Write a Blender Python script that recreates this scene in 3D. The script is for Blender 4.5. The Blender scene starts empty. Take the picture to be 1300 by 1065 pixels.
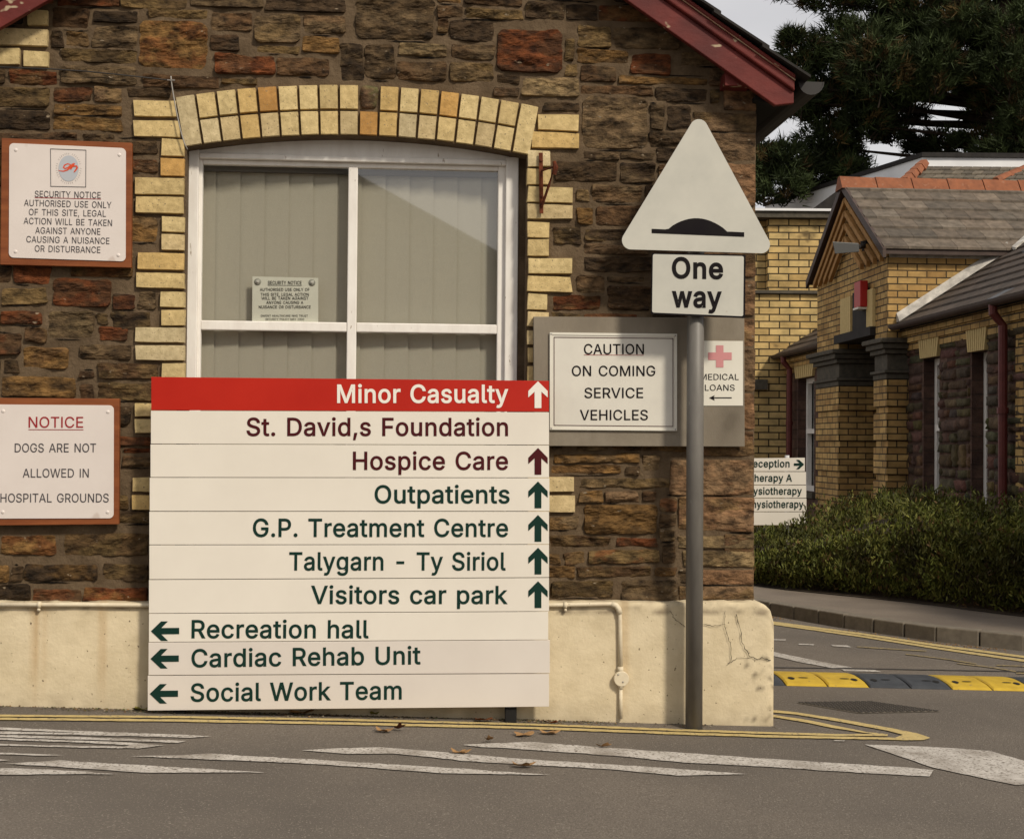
import bpy, bmesh, math, random, json
import numpy as np
from mathutils import Vector, Matrix, noise
from mathutils.geometry import tessellate_polygon

SC = bpy.context.scene
COL = SC.collection
rad = math.radians
RNG = random.Random(11)

# ------------------------------------------------------------------ camera
FPX = 1740.0                                     # focal length in photo pixels (photo 1300 x 1065)
CAM = Vector((0.0, -6.1, 1.22))
YAW, PITCH, ROLL = rad(4.5), rad(1.07), rad(0.46)
FW = Vector((math.sin(YAW)*math.cos(PITCH), math.cos(YAW)*math.cos(PITCH), math.sin(PITCH)))
RT = Vector((math.cos(YAW), -math.sin(YAW), 0))
UP = RT.cross(FW)
RT, UP = RT*math.cos(ROLL)+UP*math.sin(ROLL), -RT*math.sin(ROLL)+UP*math.cos(ROLL)
cd = bpy.data.cameras.new("camera"); cam = bpy.data.objects.new("camera", cd); COL.objects.link(cam)
cam.matrix_world = Matrix(((RT.x, UP.x, -FW.x, CAM.x), (RT.y, UP.y, -FW.y, CAM.y), (RT.z, UP.z, -FW.z, CAM.z), (0, 0, 0, 1)))
cd.sensor_width = 36; cd.sensor_fit = 'HORIZONTAL'; cd.lens = 36*FPX/1300
cd.clip_start = 0.05; cd.clip_end = 3000
SC.camera = cam

# ------------------------------------------------------------------ world, sun, exposure
SUN_AZ, SUN_EL = rad(35), rad(41)                # azimuth measured from -y (towards the camera side) to +x
to_sun = Vector((math.sin(SUN_AZ)*math.cos(SUN_EL), -math.cos(SUN_AZ)*math.cos(SUN_EL), math.sin(SUN_EL)))
W = bpy.data.worlds.new("World"); SC.world = W; W.use_nodes = True
nt = W.node_tree; nt.nodes.clear()
wo = nt.nodes.new('ShaderNodeOutputWorld'); bg = nt.nodes.new('ShaderNodeBackground')
sky = nt.nodes.new('ShaderNodeTexSky'); sky.sky_type = 'NISHITA'; sky.sun_disc = False
sky.sun_elevation = SUN_EL; sky.sun_rotation = math.atan2(to_sun.x, to_sun.y)
sky.dust_density = 4; sky.air_density = 1.2
tc = nt.nodes.new('ShaderNodeTexCoord'); mp = nt.nodes.new('ShaderNodeMapping'); mp.inputs['Scale'].default_value = (1.5, 1.5, 4)
nz = nt.nodes.new('ShaderNodeTexNoise'); nz.inputs['Scale'].default_value = 2.2; nz.inputs['Detail'].default_value = 6
cr = nt.nodes.new('ShaderNodeValToRGB')
cr.color_ramp.elements[0].position = .25; cr.color_ramp.elements[0].color = (6.0, 5.85, 6.0, 1)
cr.color_ramp.elements[1].position = .75; cr.color_ramp.elements[1].color = (8.6, 8.35, 8.1, 1)
mx = nt.nodes.new('ShaderNodeMix'); mx.data_type = 'RGBA'; mx.inputs['Factor'].default_value = .85
nt.links.new(tc.outputs['Generated'], mp.inputs['Vector']); nt.links.new(mp.outputs[0], nz.inputs['Vector'])
nt.links.new(nz.outputs['Fac'], cr.inputs['Fac'])
nt.links.new(sky.outputs[0], mx.inputs['A']); nt.links.new(cr.outputs[0], mx.inputs['B'])
nt.links.new(mx.outputs['Result'], bg.inputs['Color']); bg.inputs['Strength'].default_value = 0.085
nt.links.new(bg.outputs[0], wo.inputs['Surface'])
sl = bpy.data.lights.new("sun", 'SUN'); sl.energy = 2.6; sl.angle = rad(7); sl.color = (1.0, 0.91, 0.77)
so = bpy.data.objects.new("sun", sl); COL.objects.link(so)
so.rotation_euler = (-to_sun).to_track_quat('-Z', 'Y').to_euler(); so.location = (3, -8, 9)
SC.view_settings.view_transform = 'Standard'; SC.view_settings.look = 'None'
SC.view_settings.exposure = 0.30; SC.view_settings.gamma = 1
SC.cycles.max_bounces = 8; SC.cycles.transparent_max_bounces = 12

# ------------------------------------------------------------------ photo pixel -> place
def ray(px, py):
    return (FW*FPX + RT*(px-650) - UP*(py-532.5)).normalized()
def hit(px, py, p0, n):
    d = ray(px, py); return CAM + d*((p0-CAM).dot(n)/d.dot(n))
YN = Vector((0, -1, 0))
def wp(px, py, off=0.0):                          # point on the gable wall plane, off metres in front of it
    return hit(px, py, Vector((0, -off, 0)), YN)
PL = .07                                          # plinth projection
_a, _b = wp(0, 896, PL), wp(983, 922, PL)
GX = (_b.z-_a.z)/(_b.x-_a.x); G0 = _a.z-GX*_a.x
GN = Vector((-GX, 0, 1)).normalized()
def gz(x): return G0+GX*max(-9., min(12., x))
def gp(px, py, up=0.0): return hit(px, py, Vector((0, 0, G0+up)), GN)
def dp(px, py, D):                                # point at forward distance D
    d = ray(px, py); return CAM + d*(D/d.dot(FW))
MPP = 1/285.0                                     # metres per photo pixel on the gable wall

# facade frame of the building across the side road
_v = ray(540, 565); FU = Vector((_v.x, _v.y, 0)).normalized(); FN = Vector((-FU.y, FU.x, 0))
FA = dp(1153, 565, 16.5); FA.z = 0
def fp(px, py, t=0.0):                            # (s, z) on the facade plane, t metres out
    q = hit(px, py, FA+FN*t, FN); return (q-FA).dot(FU), q.z
def fl(s, t, z): return FA+FU*s+FN*t+Vector((0, 0, z))

# ------------------------------------------------------------------ materials
def L(h):                                         # sRGB 0-255 -> linear
    return tuple(((c/255+.055)/1.055)**2.4 if c > 10 else c/255/12.92 for c in h)
def mat(name, c1, c2=None, rough=.8, scale=8, stretch=(1, 1, 1), attr=False, bump=.0, bscale=60, bdist=.004,
        spots=None, sscale=40, sthr=.62, spec=.3, metal=0, detail=6, brick=None, big=None, sub=None, transl=0):
    m = bpy.data.materials.new(name); m.use_nodes = True; t = m.node_tree; N = t.nodes; K = t.links
    b = N['Principled BSDF']; b.inputs['Roughness'].default_value = rough
    b.inputs['Specular IOR Level'].default_value = spec; b.inputs['Metallic'].default_value = metal
    tc = N.new('ShaderNodeTexCoord'); mp = N.new('ShaderNodeMapping'); mp.inputs['Scale'].default_value = stretch
    K.new(tc.outputs['UV' if brick else 'Object'], mp.inputs['Vector'])
    def nzz(sc, d=detail, r=.6, src=None):
        n = N.new('ShaderNodeTexNoise'); n.inputs['Scale'].default_value = sc; n.inputs['Detail'].default_value = d
        n.inputs['Roughness'].default_value = r; K.new(src or mp.outputs[0], n.inputs['Vector']); return n
    def mixc(f, a, bb, mode='MIX'):
        x = N.new('ShaderNodeMix'); x.data_type = 'RGBA'; x.blend_type = mode
        for s, v in (('Factor', f), ('A', a), ('B', bb)):
            if isinstance(v, (int, float)): x.inputs[s].default_value = v
            elif isinstance(v, tuple): x.inputs[s].default_value = (*v, 1)
            else: K.new(v, x.inputs[s])
        return x.outputs['Result']
    def ramp(src, p0, p1, v0=0, v1=1):
        r = N.new('ShaderNodeMapRange'); r.inputs['From Min'].default_value = p0; r.inputs['From Max'].default_value = p1
        r.inputs['To Min'].default_value = v0; r.inputs['To Max'].default_value = v1
        K.new(src, r.inputs['Value']); return r.outputs['Result']
    f = ramp(nzz(scale).outputs['Fac'], .33, .67)
    height = None
    if brick:                                     # (w, h, mortar colour, mortar size)
        bt = N.new('ShaderNodeTexBrick'); K.new(mp.outputs[0], bt.inputs['Vector'])
        bt.inputs['Scale'].default_value = 1; bt.inputs['Brick Width'].default_value = brick[0]
        bt.inputs['Row Height'].default_value = brick[1]; bt.inputs['Mortar Size'].default_value = brick[3]
        bt.inputs['Mortar Smooth'].default_value = .3; bt.inputs['Bias'].default_value = 0
        bt.inputs['Color1'].default_value = (*c1, 1); bt.inputs['Color2'].default_value = (*c2, 1)
        bt.inputs['Mortar'].default_value = (*brick[2], 1)
        col = mixc(1.0, bt.outputs['Color'], mixc(f, (.62, .62, .6), (1.15, 1.12, 1.05)), 'MULTIPLY')
        height = bt.outputs['Fac']
    elif attr:
        at = N.new('ShaderNodeVertexColor'); at.layer_name = 'Col'
        col = mixc(1.0, at.outputs['Color'], mixc(f, c1, c2 or (1, 1, 1)), 'MULTIPLY')
    else:
        col = mixc(f, c1, c2) if c2 else None
    if big:                                       # (colour, scale, low, high) larger patches
        bf = ramp(nzz(big[1], 3, .55).outputs['Fac'], big[2], big[3])
        col = mixc(bf, col if col is not None else c1, big[0])
    if spots:
        v = nzz(sscale, 2, .5); sf = ramp(v.outputs['Fac'], sthr, sthr+.05)
        col = mixc(sf, col if col is not None else c1, spots)
    if col is None: b.inputs['Base Color'].default_value = (*c1, 1)
    else: K.new(col, b.inputs['Base Color'])
    if bump or height is not None:
        bn = N.new('ShaderNodeBump'); bn.inputs['Strength'].default_value = bump or .5; bn.inputs['Distance'].default_value = bdist
        h = nzz(bscale, 8, .65).outputs['Fac']
        if height is not None:
            mm = N.new('ShaderNodeMath'); mm.operation = 'MULTIPLY_ADD'; K.new(height, mm.inputs[0]); mm.inputs[1].default_value = -1.5; K.new(h, mm.inputs[2]); h = mm.outputs[0]
        K.new(h, bn.inputs['Height']); K.new(bn.outputs[0], b.inputs['Normal'])
    return m

MT = {}
MT['farstone'] = mat('brown_far_stone', (.55, .52, .5), (1.3, 1.27, 1.2), rough=.95, scale=9, attr=True, bump=.8, bscale=20, bdist=.03)
MT['stone'] = mat('rubble_stone', (.26, .24, .22), (1.62, 1.50, 1.34), rough=.9, scale=17, stretch=(1, 1, 1.8), detail=9, attr=True, bump=.9, bscale=34, bdist=.018, spots=(.25, .195, .13), sscale=26, sthr=.70, spec=.2)
MT['mortar'] = mat('lime_mortar', (.078, .051, .027), (.145, .100, .058), rough=.95, scale=9, bump=.8, bscale=45, bdist=.012)
MT['cream'] = mat('cream_brick', (.80, .77, .70), (1.14, 1.12, 1.08), rough=.85, scale=38, detail=9, attr=True, bump=.6, bscale=60, bdist=.006, spots=(.22, .17, .10), sscale=110, sthr=.645, spec=.2)
MT['render'] = mat('painted_render', (.90, .885, .85), (1.06, 1.06, 1.06), rough=.85, scale=9, attr=True, bump=.5, bscale=45, bdist=.006, spots=(.16, .12, .075), sscale=55, sthr=.695)
MT['redpaint'] = mat('weathered_red_paint', (.10, .013, .010), (.155, .024, .018), rough=.65, scale=9, stretch=(.6, 1, 1), spots=(.40, .31, .20), sscale=19, sthr=.655, bump=.5, bscale=40, big=((.085, .014, .012), 5, .5, .7))
MT['peel'] = mat('peeling_cream_paint', (.42, .34, .22), (.30, .07, .05), rough=.8, scale=16, bump=.4, bscale=60)
MT['slate'] = mat('slate', (.65, .62, .58), (1.3, 1.25, 1.2), rough=.75, scale=10, attr=True, bump=.3, bscale=40)
MT['darkslate'] = mat('dark_slate_edge', (.012, .010, .009), (.026, .022, .019), rough=.8, bump=.3)
MT['wpaint'] = mat('white_window_paint', (.70, .66, .60), (.80, .77, .71), rough=.55, scale=20, stretch=(1, 1, .3), bump=.25, bscale=50, spots=(.34, .28, .21), sscale=60, sthr=.72)
MT['blind'] = mat('woven_blind', (.42, .38, .31), (.475, .43, .355), rough=.9, scale=300, bump=.1, bscale=400)
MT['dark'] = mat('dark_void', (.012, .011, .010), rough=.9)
MT['room'] = mat('dim_room', (.12, .11, .10), rough=.9)
MT['black'] = mat('black_letter', (.008, .006, .008), (.012, .010, .010), rough=.8, spec=.1)
MT['charcoal'] = mat('grey_letter', (.06, .055, .06), rough=.5)
MT['maroon'] = mat('maroon_letter', (.06, .006, .008), rough=.6, spec=.15)
MT['green'] = mat('dark_green_letter', (.005, .028, .020), rough=.6, spec=.15)
MT['redtext'] = mat('red_letter', (.30, .015, .02), rough=.5)
MT['logored'] = mat('orange_red_emblem', (.62, .07, .02), rough=.5)
MT['logogrey'] = mat('pale_grey_emblem', (.42, .44, .47), rough=.5)
MT['signwhite'] = mat('cream_sign_panel', (.69, .64, .555), (.74, .69, .60), rough=.42, scale=2.5, bump=.02, bscale=6, spec=.35)
MT['signgrey'] = mat('pinkish_white_sign_panel', (.615, .56, .50), (.66, .605, .54), rough=.42, scale=2.5, spec=.35)
MT['signred'] = mat('red_sign_panel', (.40, .012, .004), (.45, .017, .006), rough=.4, scale=3, spec=.35)
MT['signtext'] = mat('white_letter', (.78, .74, .66), rough=.45)
MT['edge'] = mat('panel_edge', (.22, .19, .15), rough=.6)
MT['notice'] = mat('pinkish_white_notice', (.64, .575, .53), (.68, .615, .57), rough=.4, scale=5, spec=.35, spots=(.55, .47, .42), sscale=8, sthr=.7)
MT['wood'] = mat('brown_stained_board', (.155, .040, .010), (.24, .072, .020), rough=.6, scale=10, stretch=(.4, 1, 3), bump=.2, bscale=40)
MT['ply'] = mat('weathered_grey_board', (.185, .155, .115), (.25, .215, .165), rough=.9, scale=6, stretch=(1.3, 1, .8), bump=.3, bscale=50, big=((.13, .108, .080), 3, .50, .75))
MT['caution'] = mat('white_caution_panel', (.60, .57, .50), (.66, .63, .55), rough=.4, scale=6)
MT['traffic'] = mat('reflective_white_sheeting', (.46, .45, .395), (.52, .505, .44), rough=.45, scale=7, spots=(.42, .38, .31), sscale=26, sthr=.76, spec=.3)
MT['pole'] = mat('grey_steel_pole', (.115, .105, .092), (.16, .148, .13), rough=.5, scale=16, stretch=(1, 1, .25), spec=.4, spots=(.24, .22, .19), sscale=55, sthr=.72)
MT['cross'] = mat('faded_pink_cross', (.56, .24, .24), rough=.6)
MT['paper'] = mat('laminated_paper', (.66, .63, .54), (.70, .67, .58), rough=.4, scale=8)
MT['rust'] = mat('rusty_iron', (.05, .012, .006), (.17, .042, .012), rough=.9, scale=40, bump=.6, bscale=90)
MT['cable'] = mat('grey_cable', (.30, .28, .25), rough=.6)
MT['darkcable'] = mat('dark_cable', (.03, .028, .026), rough=.6)
MT['pipe'] = mat('cream_painted_pipe', (.60, .51, .36), (.68, .60, .44), rough=.6, scale=30, spots=(.22, .13, .07), sscale=60, sthr=.70, bump=.2)
MT['metal'] = mat('dull_metal', (.40, .38, .35), rough=.4, metal=.8)
MT['asphalt'] = mat('asphalt', (.105, .086, .068), (.20, .170, .138), rough=.9, scale=110, detail=9, bump=1.0, bscale=130, bdist=.008, big=((.118, .100, .082), .9, .4, .65), spots=(.27, .235, .19), sscale=150, sthr=.62)
MT['pave'] = mat('pavement_tarmac', (.150, .120, .092), (.19, .155, .118), rough=.9, scale=60, bump=.4, bscale=150, bdist=.004, big=((.125, .10, .078), 1.2, .45, .65))
MT['kerb'] = mat('stone_kerb', (.125, .105, .080), (.17, .145, .11), rough=.9, scale=20, bump=.4, bscale=60)
MT['soil'] = mat('soil', (.05, .035, .022), (.08, .058, .036), rough=1, scale=20, bump=.8, bscale=50, bdist=.02)
MT['yline'] = mat('worn_yellow_line', (.40, .30, .12), (.50, .385, .165), rough=.8, scale=30, spots=(.20, .16, .10), sscale=60, sthr=.60)
MT['yfaint'] = mat('faded_yellow_line', (.20, .155, .08), (.30, .23, .11), rough=.9, scale=30, spots=(.12, .10, .08), sscale=70, sthr=.52)
MT['wline'] = mat('worn_white_paint', (.36, .33, .29), (.50, .465, .42), rough=.85, scale=22, big=((.25, .22, .185), 5, .50, .72), spots=(.17, .145, .12), sscale=85, sthr=.565, bump=.5, bscale=130)
MT['tar'] = mat('tar_seal', (.045, .04, .034), rough=.6)
MT['bumpy'] = mat('yellow_rubber', (.40, .26, .018), (.52, .35, .03), rough=.6, scale=10, spots=(.3, .2, .05), sscale=30, sthr=.66, bump=.2)
MT['bumpk'] = mat('black_rubber', (.030, .033, .038), (.048, .052, .058), rough=.65, scale=12, bump=.3)
MT['grate'] = mat('cast_iron', (.035, .030, .026), (.06, .052, .045), rough=.7, scale=50, bump=.3)
MT['ybrick'] = mat('yellow_brick', (.36, .215, .075), (.53, .35, .135), rough=.85, scale=5, brick=(.24, .082, (.060, .042, .022), .009), bdist=.012, bump=.6, big=((.16, .09, .03), 1.6, .60, .80))
MT['tbrick'] = mat('yellow_tower_brick', (.46, .31, .12), (.62, .455, .20), rough=.85, scale=4, brick=(.33, .112, (.055, .040, .02), .012), bdist=.012, bump=.6, big=((.13, .09, .04), 2.2, .62, .74))
MT['fluted'] = mat('fluted_yellow_lintel', (.50, .37, .16), (.58, .44, .20), rough=.85, scale=30, bump=.2)
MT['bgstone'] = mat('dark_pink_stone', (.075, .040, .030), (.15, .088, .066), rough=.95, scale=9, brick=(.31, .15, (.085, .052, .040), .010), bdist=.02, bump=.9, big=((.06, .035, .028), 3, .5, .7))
MT['sidestone'] = mat('side_wall_stone', (.10, .075, .045), (.19, .125, .07), rough=.95, scale=6, brick=(.30, .10, (.14, .105, .07), .012), bdist=.02, bump=.9)
MT['capital'] = mat('weathered_stone_capital', (.055, .048, .036), (.10, .085, .062), rough=.9, scale=14, bump=.5)
MT['terra'] = mat('terracotta_ridge', (.165, .058, .026), (.26, .09, .038), rough=.8, scale=8, spots=(.25, .11, .06), sscale=18, sthr=.64, bump=.2)
MT['lead'] = mat('whitened_flashing', (.30, .28, .25), (.66, .62, .55), rough=.8, scale=7, bump=.3)
MT['downpipe'] = mat('maroon_downpipe', (.095, .020, .016), (.13, .03, .024), rough=.5, scale=12)
MT['gutter'] = mat('dark_gutter', (.045, .028, .022), (.07, .045, .035), rough=.6)
MT['greygutter'] = mat('grey_gutter', (.028, .025, .023), rough=.6)
MT['alarm'] = mat('red_box', (.36, .012, .010), rough=.4)
MT['lamp'] = mat('grey_floodlight', (.09, .088, .082), rough=.4, metal=.3)
MT['fascia'] = mat('white_fascia', (.66, .66, .66), (.76, .76, .75), rough=.6, scale=2)
MT['rafter'] = mat('ochre_rafters', (.26, .13, .035), (.36, .19, .06), rough=.8, scale=10)
MT['bark'] = mat('pine_bark', (.022, .015, .010), (.045, .030, .02), rough=1, scale=12, stretch=(1, 1, .3), bump=.8, bscale=20, bdist=.03)
MT['pine'] = mat('pine_needles', (.6, .6, .6), (1.4, 1.4, 1.3), rough=.7, scale=1.5, attr=True, spec=.15)
MT['hedge'] = mat('hedge_leaves', (.6, .6, .55), (1.4, 1.4, 1.3), rough=.65, scale=3, attr=True, spec=.2)
MT['litter'] = mat('dry_leaf', (.7, .7, .7), (1.2, 1.2, 1.2), rough=.9, scale=30, attr=True, bump=.4, bscale=60)
MT['suction'] = mat('rubber_sucker', (.30, .29, .25), rough=.25)
MT['terrain'] = mat('rough_grass', (.05, .07, .02), (.09, .10, .035), rough=1, scale=3)

def glass(name, ior=1.45, tint=(.93, .95, .93)):
    m = bpy.data.materials.new(name); m.use_nodes = True; t = m.node_tree; N = t.nodes; K = t.links; N.clear()
    o = N.new('ShaderNodeOutputMaterial'); x = N.new('ShaderNodeMixShader'); tr = N.new('ShaderNodeBsdfTransparent'); gl = N.new('ShaderNodeBsdfGlossy')
    lw = N.new('ShaderNodeLayerWeight'); lw.inputs['Blend'].default_value = .5
    pw = N.new('ShaderNodeMath'); pw.operation = 'POWER'; K.new(lw.outputs['Facing'], pw.inputs[0]); pw.inputs[1].default_value = 4
    fr = N.new('ShaderNodeMath'); fr.operation = 'MULTIPLY_ADD'; K.new(pw.outputs[0], fr.inputs[0]); fr.inputs[1].default_value = .85; fr.inputs[2].default_value = ior
    tr.inputs['Color'].default_value = (*tint, 1); gl.inputs['Roughness'].default_value = .02
    K.new(fr.outputs[0], x.inputs[0]); K.new(tr.outputs[0], x.inputs[1]); K.new(gl.outputs[0], x.inputs[2]); K.new(x.outputs[0], o.inputs['Surface'])
    return m
MT['glass'] = glass('window_glass', .16)

# ------------------------------------------------------------------ mesh helpers
class MB:
    def __init__(self): self.V = []; self.F = []; self.C = []; self.has = False; self.M = []
    def mark(self): self.M.append((len(self.V), len(self.F)))   # pieces before and after become separate objects
    def add(self, vs, fs, c=None):
        k = len(self.V); self.V.extend([tuple(v) for v in vs]); self.F.extend([tuple(i+k for i in f) for f in fs])
        if c is not None: self.has = True
        c = c if c is not None else (1, 1, 1)
        self.C.extend(c if isinstance(c, list) else [c]*len(vs)); return self
    def hexa(self, p, c=None):                    # p: bottom 4, top 4
        return self.add(p, [(0, 3, 2, 1), (4, 5, 6, 7), (0, 1, 5, 4), (1, 2, 6, 5), (2, 3, 7, 6), (3, 0, 4, 7)], c)
    def box(self, x0, x1, y0, y1, z0, z1, c=None, f=None):
        p = [(x0, y0, z0), (x1, y0, z0), (x1, y1, z0), (x0, y1, z0), (x0, y0, z1), (x1, y0, z1), (x1, y1, z1), (x0, y1, z1)]
        if f: p = [f(*q) for q in p]
        return self.hexa(p, c)
    def prism(self, poly, vec, c=None):
        n = len(poly); vec = Vector(vec); a = [Vector(p) for p in poly]; b = [p+vec for p in a]
        return self.add(a+b, [tuple(range(n))[::-1], tuple(range(n, 2*n))]+[(i, (i+1) % n, n+(i+1) % n, n+i) for i in range(n)], c)
    def poly(self, pts, c=None): return self.add(pts, [tuple(range(len(pts)))], c)
    def tube(self, path, r, n=8, c=None, cap=True):
        path = [Vector(p) for p in path]; rs = r if isinstance(r, (list, tuple)) else [r]*len(path); vs = []; fs = []
        for i, p in enumerate(path):
            d = (path[min(i+1, len(path)-1)]-path[max(i-1, 0)]).normalized()
            a = d.cross(Vector((0, 0, 1)) if abs(d.z) < .9 else Vector((1, 0, 0))).normalized(); b = d.cross(a)
            for k in range(n):
                t = 2*math.pi*k/n; vs.append(p+(a*math.cos(t)+b*math.sin(t))*rs[i])
        for i in range(len(path)-1):
            for k in range(n):
                fs.append((i*n+k, i*n+(k+1) % n, (i+1)*n+(k+1) % n, (i+1)*n+k))
        if cap: fs += [tuple(range(n))[::-1], tuple(range((len(path)-1)*n, len(path)*n))]
        return self.add(vs, fs, c)
    def build(self, name, m, parent=None, smooth=False, bevel=0, uv=False, recalc=True, origin=None, segs=2):
        if self.M:
            cut = [m for m in [(0, 0)]+self.M+[(len(self.V), len(self.F))]]; outs = []
            for (v0, f0), (v1, f1) in zip(cut[:-1], cut[1:]):
                if f1 <= f0: continue
                s = MB(); s.V = self.V[v0:v1]; s.C = self.C[v0:v1]; s.has = self.has; s.F = [tuple(i-v0 for i in f) for f in self.F[f0:f1]]
                outs.append(s.build(name, m, parent, smooth, bevel, uv, recalc, origin, segs))
            return outs[0]
        me = bpy.data.meshes.new(name)
        root = parent
        while root is not None and root.parent is not None: root = root.parent
        o0 = Vector(root['_base']) if root is not None else (Vector(origin) if origin is not None else None)
        V = np.array([tuple(v) for v in self.V], dtype=np.float64)
        if o0 is None:
            lo, hi = V.min(0), V.max(0); o0 = Vector(((lo[0]+hi[0])/2, (lo[1]+hi[1])/2, lo[2]))
        Vl = V-np.array(o0)
        me.from_pydata(Vl.tolist(), [], self.F)
        if self.has:
            ca = me.color_attributes.new('Col', 'FLOAT_COLOR', 'POINT')
            A = np.ones((len(V), 4), dtype=np.float32); A[:, :3] = np.array(self.C, dtype=np.float32)
            ca.data.foreach_set('color', A.ravel())
        if recalc:
            bm = bmesh.new(); bm.from_mesh(me); bmesh.ops.recalc_face_normals(bm, faces=bm.faces); bm.to_mesh(me); bm.free()
        if uv:
            ul = me.uv_layers.new(name='UVMap')
            for p in me.polygons:
                nn = p.normal; t = Vector((0, 0, 1)).cross(nn)
                if t.length < .3: t = Vector((1, 0, 0))
                t.normalize(); w = nn.cross(t)
                for li in p.loop_indices:
                    co = me.vertices[me.loops[li].vertex_index].co+o0; ul.data[li].uv = (co.dot(t), co.dot(w))
        if smooth: me.polygons.foreach_set('use_smooth', [True]*len(me.polygons))
        me.materials.append(m)
        o = bpy.data.objects.new(name, me); COL.objects.link(o)
        if parent is not None: o.parent = parent
        else: o.location = o0; o['_base'] = tuple(o0)
        if bevel:
            bv = o.modifiers.new('bevel', 'BEVEL'); bv.width = bevel; bv.segments = segs; bv.limit_method = 'ANGLE'
        return o

def tag(o, label=None, cat=None, group=None, kind=None):
    if label: o['label'] = label
    if cat: o['category'] = cat
    if group: o['group'] = group
    if kind: o['kind'] = kind
    return o
def thing(name, base, label, cat, group=None):
    o = bpy.data.objects.new(name, None); COL.objects.link(o); o.location = base; o['_base'] = tuple(base); o.empty_display_size = .1
    return tag(o, label, cat, group)

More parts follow.
